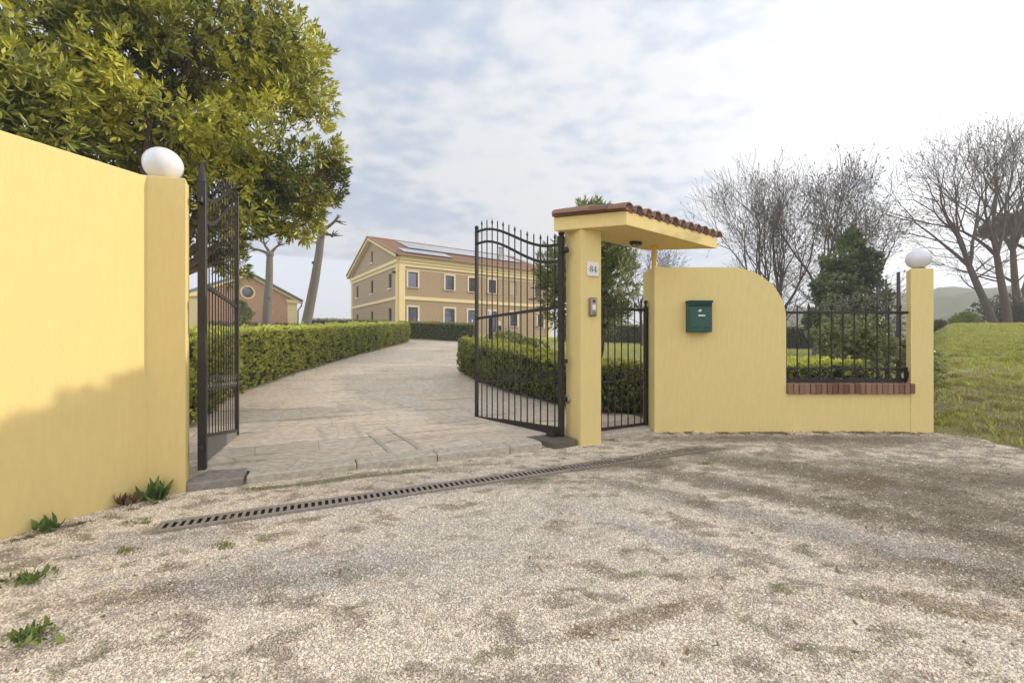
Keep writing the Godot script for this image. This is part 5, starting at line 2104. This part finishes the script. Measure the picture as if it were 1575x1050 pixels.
	rosette("small dark green weed against the foot of the long yellow wall", P(-3.07, 0.0, 2.84), 18, 0.095, 0.046, 1.5, 0.4, green, 503, 0.03)
	rosette("flat green weed in the gravel at the left edge, upper of the two", P(-2.50, 0.0, 2.22), 56, 0.062, 0.024, 1.6, 0.7, green + lime, 504, 0.05)
	rosette("flat bright green weed at the lower left, nearest the camera", P(-2.03, 0.0, 1.80), 64, 0.060, 0.024, 1.6, 0.7, lime + green, 505, 0.05)

func make_plants() -> void:
	var dk := Color(0.21, 0.24, 0.05)
	var lt := Color(0.56, 0.56, 0.10)
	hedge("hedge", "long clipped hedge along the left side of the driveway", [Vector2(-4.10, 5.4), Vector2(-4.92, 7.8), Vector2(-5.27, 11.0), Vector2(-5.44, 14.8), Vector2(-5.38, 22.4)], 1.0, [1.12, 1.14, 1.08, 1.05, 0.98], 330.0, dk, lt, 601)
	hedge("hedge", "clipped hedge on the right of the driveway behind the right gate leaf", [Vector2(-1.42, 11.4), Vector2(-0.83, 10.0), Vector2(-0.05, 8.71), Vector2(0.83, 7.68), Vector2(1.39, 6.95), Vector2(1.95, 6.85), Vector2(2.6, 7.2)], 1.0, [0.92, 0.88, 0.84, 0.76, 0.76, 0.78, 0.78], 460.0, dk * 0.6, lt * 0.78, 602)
	hedge("hedge", "dark clipped hedge across the end of the driveway before the house", [Vector2(-6.6, 24.6), Vector2(-2.2, 24.0)], 1.0, [0.98, 0.98], 130.0, dk * 0.6, lt * 0.42, 603, 0.05)
	hedge("hedge", "low dark hedge between the leaning pollard and the house", [Vector2(-13.2, 28.0), Vector2(-8.3, 27.5)], 1.0, [1.0, 1.0], 120.0, dk * 0.6, lt * 0.42, 604, 0.05)
	hedge("hedge", "far hedge across the lawn seen through the pedestrian gate", [Vector2(3.0, 27.0), Vector2(8.6, 27.0)], 1.0, [1.15, 1.15], 110.0, dk * 0.8, lt * 0.55, 605, 0.05)
	hedge("hedge", "dark far hedge across the lawn seen through the railing", [Vector2(15.6, 26.5), Vector2(19.0, 26.5)], 1.0, [1.3, 1.3], 110.0, dk * 0.55, lt * 0.35, 606, 0.05)
	hedge("hedge", "low hedge of bright leaves just behind the railing's brick sill", [Vector2(3.4, 6.62), Vector2(5.5, 6.62)], 0.8, [0.86, 0.92], 300.0, dk, lt * 1.1, 607, 0.045)
	hedge("added_shade_hedge", "very tall hedge added out of view at the right to shade the left wall", [Vector2(11.5, 8.10), Vector2(13.0, 7.5), Vector2(17.5, 5.7)], 0.9, [5.13, 5.28, 5.75], 60.0, dk * 0.7, lt * 0.5, 609, 0.09)  # added outside the view so its top edge shadows the left wall
	make_left_tree()
	make_pollards()
	# tall shrub behind the gate pillar
	var t := thing("tall_shrub", "tall narrow-leaved evergreen shrub rising behind the gate pillar and canopy", "shrub", G(1.45, 8.2))
	var wood := MB.new()
	var clumps := [[P(1.5, 3.0, 8.2), Vector3(0.60, 0.75, 0.6), 1.6], [P(1.15, 2.5, 8.1), Vector3(0.65, 0.7, 0.6), 1.5], [P(1.85, 2.45, 8.2), Vector3(0.5, 0.85, 0.5), 1.3], [P(0.95, 1.95, 8.1), Vector3(0.42, 0.4, 0.4), 0.5], [P(1.85, 1.75, 8.2), Vector3(0.4, 0.4, 0.4), 0.5], [P(1.30, 3.55, 8.2), Vector3(0.25, 0.36, 0.25), 0.3], [P(1.58, 3.62, 8.25), Vector3(0.22, 0.34, 0.22), 0.25]]
	for c in clumps:
		limb(wood, G(1.45, 8.2, -0.05), c[0], 0.045, 0.014, 6, 0.06)
		for k in 5:
			limb(wood, c[0], c[0] + rv() * c[1] * 0.85, 0.012, 0.005, 4)
	part("stems", wood, M.bark_dark, t)
	crown(t, clumps, 3200, sprig(702, 10, 0.10, 0.022, 0.12, 0.2, 1.0), M.leaf_shrub, Color(0.13, 0.165, 0.05), Color(0.33, 0.35, 0.13), 703, -0.5, 0.0, 2.0, 0.4)
	# bright bush at the lamp posts
	t = thing("round_bush", "bright yellow-green bush beside the black garden lamp post", "bush", G(-0.35, 12.6))
	crown(t, [[G(-0.2, 12.8, 0.6), Vector3(0.85, 0.55, 0.7), 1.0], [G(0.5, 13.0, 0.5), Vector3(0.6, 0.4, 0.6), 0.6]], 2200, sprig(712, 8, 0.05, 0.026, 0.04, 0.3, 1.2), M.leaf_hedge, Color(0.20, 0.23, 0.05), Color(0.40, 0.40, 0.08), 713, -0.6)
	# low plants against the outbuilding
	for i in 9:
		var bp := Vector2(-25.6, 34.6) + Vector2(0.65, 0.76) * (0.9 + i * 0.83)
		var x := bp.x + 0.3
		t = thing("border_plant", ["first", "second", "third", "fourth", "fifth", "sixth", "seventh", "eighth", "ninth"][i] + " pale flowering plant from the left along the outbuilding wall", "plant", G(x, bp.y), "flowering border along the outbuilding")
		crown(t, [[G(x, bp.y, 0.3), Vector3(0.34, 0.32, 0.3), 1.0]], 160, sprig(722, 7, 0.13, 0.06, 0.08, 0.3, 1.2), M.leaf_soft, Color(0.12, 0.12, 0.05), Color(0.52, 0.42, 0.17), 723 + i, -0.9)
	t = thing("dark_shrub", "dark layered shrub in front of the outbuilding's brick wall", "shrub", G(-17.9, 28.0))
	crown(t, [[G(-17.6, 28.0, 0.5), Vector3(0.6, 0.5, 0.5), 1.0], [G(-17.5, 28.0, 1.3), Vector3(0.55, 0.4, 0.5), 0.8], [G(-17.8, 28.0, 1.9), Vector3(0.4, 0.3, 0.4), 0.4]], 1300, sprig(742, 8, 0.09, 0.035, 0.06, 0.3, 1.2), M.leaf_gloss, dk * 0.6, lt * 0.5, 743, -0.4)
	# behind the railing
	t = thing("leafy_shrub", "loose pale green shrub behind the middle of the railing", "shrub", G(7.0, 8.8))
	wood = MB.new()
	for k in 8:
		limb(wood, G(7.0, 8.8, 0), P(7.0, 1.3, 8.8) + rv() * Vector3(0.6, 0.7, 0.5), 0.02, 0.006, 5)
	part("stems", wood, M.bark_dark, t)
	crown(t, [[P(6.7, 1.2, 8.7), Vector3(0.5, 0.6, 0.5), 1.3], [P(7.25, 1.05, 8.7), Vector3(0.6, 0.6, 0.5), 1.2], [P(7.5, 1.35, 8.9), Vector3(0.35, 0.4, 0.4), 0.4], [P(7.9, 0.85, 8.5), Vector3(0.5, 0.5, 0.4), 0.7]], 3000, sprig(752, 8, 0.075, 0.034, 0.06, 0.3, 1.2), M.leaf_shrub, Color(0.16, 0.19, 0.07), Color(0.36, 0.37, 0.15), 753, -0.25, 0.3, 2.5)
	t = thing("grey_shrub", "greyish twiggy shrub beside the dark stakes", "shrub", G(8.6, 10.4))
	wood = MB.new()
	for k in 40:
		limb(wood, G(8.7, 10.4, 0), P(8.7, 1.6, 10.4) + rv() * Vector3(0.9, 1.0, 0.6), 0.012, 0.004, 4)
	part("stems", wood, M.bark_bare, t)
	crown(t, [[P(8.6, 1.6, 10.4), Vector3(0.85, 0.85, 0.6), 1.0], [P(9.2, 1.1, 10.6), Vector3(0.7, 0.7, 0.6), 0.6], [P(7.95, 2.0, 10.4), Vector3(0.4, 0.4, 0.4), 0.3]], 1700, sprig(762, 7, 0.055, 0.022, 0.05, 0.3, 1.2), M.leaf_shrub, Color(0.12, 0.12, 0.075), Color(0.26, 0.25, 0.17), 763, -0.2, 0.3, 2.5)
	t = thing("evergreen_tree", "dark green bushy tree between the curved wall and the end pillar", "tree", G(13.2, 17.0))
	wood = MB.new()
	limb(wood, G(13.2, 17.0, -0.1), P(13.2, 4.6, 17.0), 0.14, 0.04, 8, 0.03)
	for k in 22:
		var y := rng.randf_range(2.0, 4.6)
		limb(wood, P(13.2, y, 17.0), P(13.2, y + 0.2, 17.0) + rv() * Vector3(1.0, 0.3, 0.9), 0.03, 0.008, 4)
	part("trunk", wood, M.bark_dark, t)
	crown(t, [[P(12.9, 3.3, 17.0), Vector3(0.95, 0.75, 0.8), 1.2], [P(13.7, 4.2, 17.0), Vector3(0.8, 0.7, 0.7), 1.0], [P(12.9, 4.5, 17.0), Vector3(0.55, 0.5, 0.5), 0.6], [P(13.4, 5.2, 17.0), Vector3(0.42, 0.5, 0.4), 0.4], [P(13.7, 2.7, 17.0), Vector3(0.8, 0.6, 0.7), 0.7], [P(12.4, 2.4, 16.8), Vector3(0.6, 0.6, 0.6), 0.6], [P(14.2, 3.0, 17.0), Vector3(0.7, 0.9, 0.7), 0.8], [P(11.8, 2.1, 16.6), Vector3(0.4, 0.5, 0.4), 0.3]], 6500, sprig(772, 9, 0.105, 0.04, 0.09, 0.3, 1.25), M.leaf_gloss, Color(0.07, 0.10, 0.04), Color(0.24, 0.28, 0.10), 773, -0.16, 0.3, 2.0)
	# bare trees
	bare_tree("bare tree rising behind the canopy's right end, leftmost of its row", 12.6, 22.0, [[0.0, 0.02, 0.0, 2.6, 4]], 801, 5, 1.85, 0.12, 0.40, 0.05, 0.35)
	bare_tree("bare many-stemmed tree above the curved wall's shoulder", 14.0, 22.5, [[0.0, 0.05, 0.0, 2.2, 5]], 802, 5, 1.85, 0.13, 0.36, 0.06, 0.35)
	bare_tree("bare twin-trunked tree just left of the dark evergreen", 15.3, 21.5, [[-0.1, 0.05, 0.0, 3.2, 3], [0.55, 0.16, 0.1, 3.0, 3]], 803, 5, 1.75, 0.13, 0.36, 0.05, 0.35)
	bare_tree("bare tree behind the evergreen, leaning right", 17.8, 23.0, [[0.0, 0.25, 0.0, 3.0, 3]], 804, 5, 1.35, 0.11, 0.40, 0.03, 0.5)
	bare_tree("slender bare tree seen in the gap between pillar and curved wall", 7.6, 25.0, [[0.0, -0.05, 0.0, 2.0, 4]], 805, 4, 1.3, 0.09, 0.40, 0.03, 0.4)
	bare_tree("thin bare tree low behind the top of the curved wall", 9.6, 27.0, [[0.0, 0.1, 0.0, 1.8, 4]], 806, 4, 1.25, 0.08, 0.40, 0.03, 0.4)
	bare_tree("leaning bare tree with a forked trunk at the right edge of the field", 29.6, 26.0, [[-0.3, -0.42, 0.0, 4.0, 4], [0.5, -0.16, 0.0, 4.4, 4]], 807, 5, 2.2, 0.175, 0.44, 0.02, 0.3)
	bare_tree("tall bare tree at the far right edge of the picture", 33.6, 28.5, [[0.0, -0.06, 0.0, 5.0, 5]], 808, 5, 2.6, 0.18, 0.42, 0.03, 0.3)
	t = thing("pine_tree", "dark flat-crowned pine at the right edge behind the leaning bare trees", "tree", G(37.6, 31.0))
	wood = MB.new()
	limb(wood, G(37.2, 31.0, -0.1), P(37.4, 9.2, 31.0), 0.26, 0.15, 9, 0.03)
	for k in 16:
		limb(wood, P(37.4, 7.8, 31.0), P(37.4, 9.6, 31.0) + rv() * Vector3(3.0, 0.6, 1.8), 0.07, 0.02, 5)
	part("trunk", wood, M.bark_bare, t)
	crown(t, [[P(36.8, 9.7, 31.0), Vector3(2.4, 0.7, 1.6), 1.5], [P(38.8, 10.1, 31.0), Vector3(2.4, 0.9, 1.6), 1.3], [P(35.2, 9.2, 31.0), Vector3(1.2, 0.45, 1.0), 0.5]], 4200, sprig(782, 14, 0.20, 0.018, 0.12, 0.2, 1.3), M.leaf_shrub, Color(0.08, 0.09, 0.05), Color(0.19, 0.20, 0.10), 783, -0.3, 0.3, 1.0)
	for e in [[31.6, 27.6, 1.5, "dark bramble thicket around the feet of the leaning bare trees"], [35.0, 29.0, 2.0, "tall dark thicket at the far right edge of the field"], [26.3, 25.0, 0.55, "bright green bush on the field left of the leaning trees"], [24.3, 24.5, 0.5, "small dark bush on the field beside the end pillar"]]:
		t = thing("thicket", e[3], "bush", G(e[0], e[1]))
		var br: bool = e[2] > 0.52 and e[2] < 0.6
		crown(t, [[G(e[0], e[1], e[2] * 0.45), Vector3(e[2] * 1.2, e[2] * 0.75, e[2]), 1.0], [G(e[0] + e[2] * 0.9, e[1] + 0.3, e[2] * 0.4), Vector3(e[2] * 0.9, e[2] * 0.55, e[2] * 0.8), 0.6]], int(900 + 900 * e[2]), sprig(792, 8, 0.09, 0.035, 0.07, 0.3, 1.25), M.leaf_hedge, Color(0.17, 0.22, 0.05) if br else Color(0.05, 0.055, 0.025), Color(0.33, 0.38, 0.08) if br else Color(0.13, 0.13, 0.06), 793 + int(e[0]), -0.3)

func _ready() -> void:
	rng.seed = 12345
	fn.seed = 21
	fn.frequency = 0.35
	fn.fractal_octaves = 3
	fn2.seed = 22
	fn2.frequency = 0.35
	fn2.fractal_octaves = 3
	make_sky()
	make_materials()
	make_ground()
	make_hills()
	make_drive()
	make_walls()
	make_house()
	make_barn()
	make_gates()
	make_plants()
	make_grass()
	make_fittings()
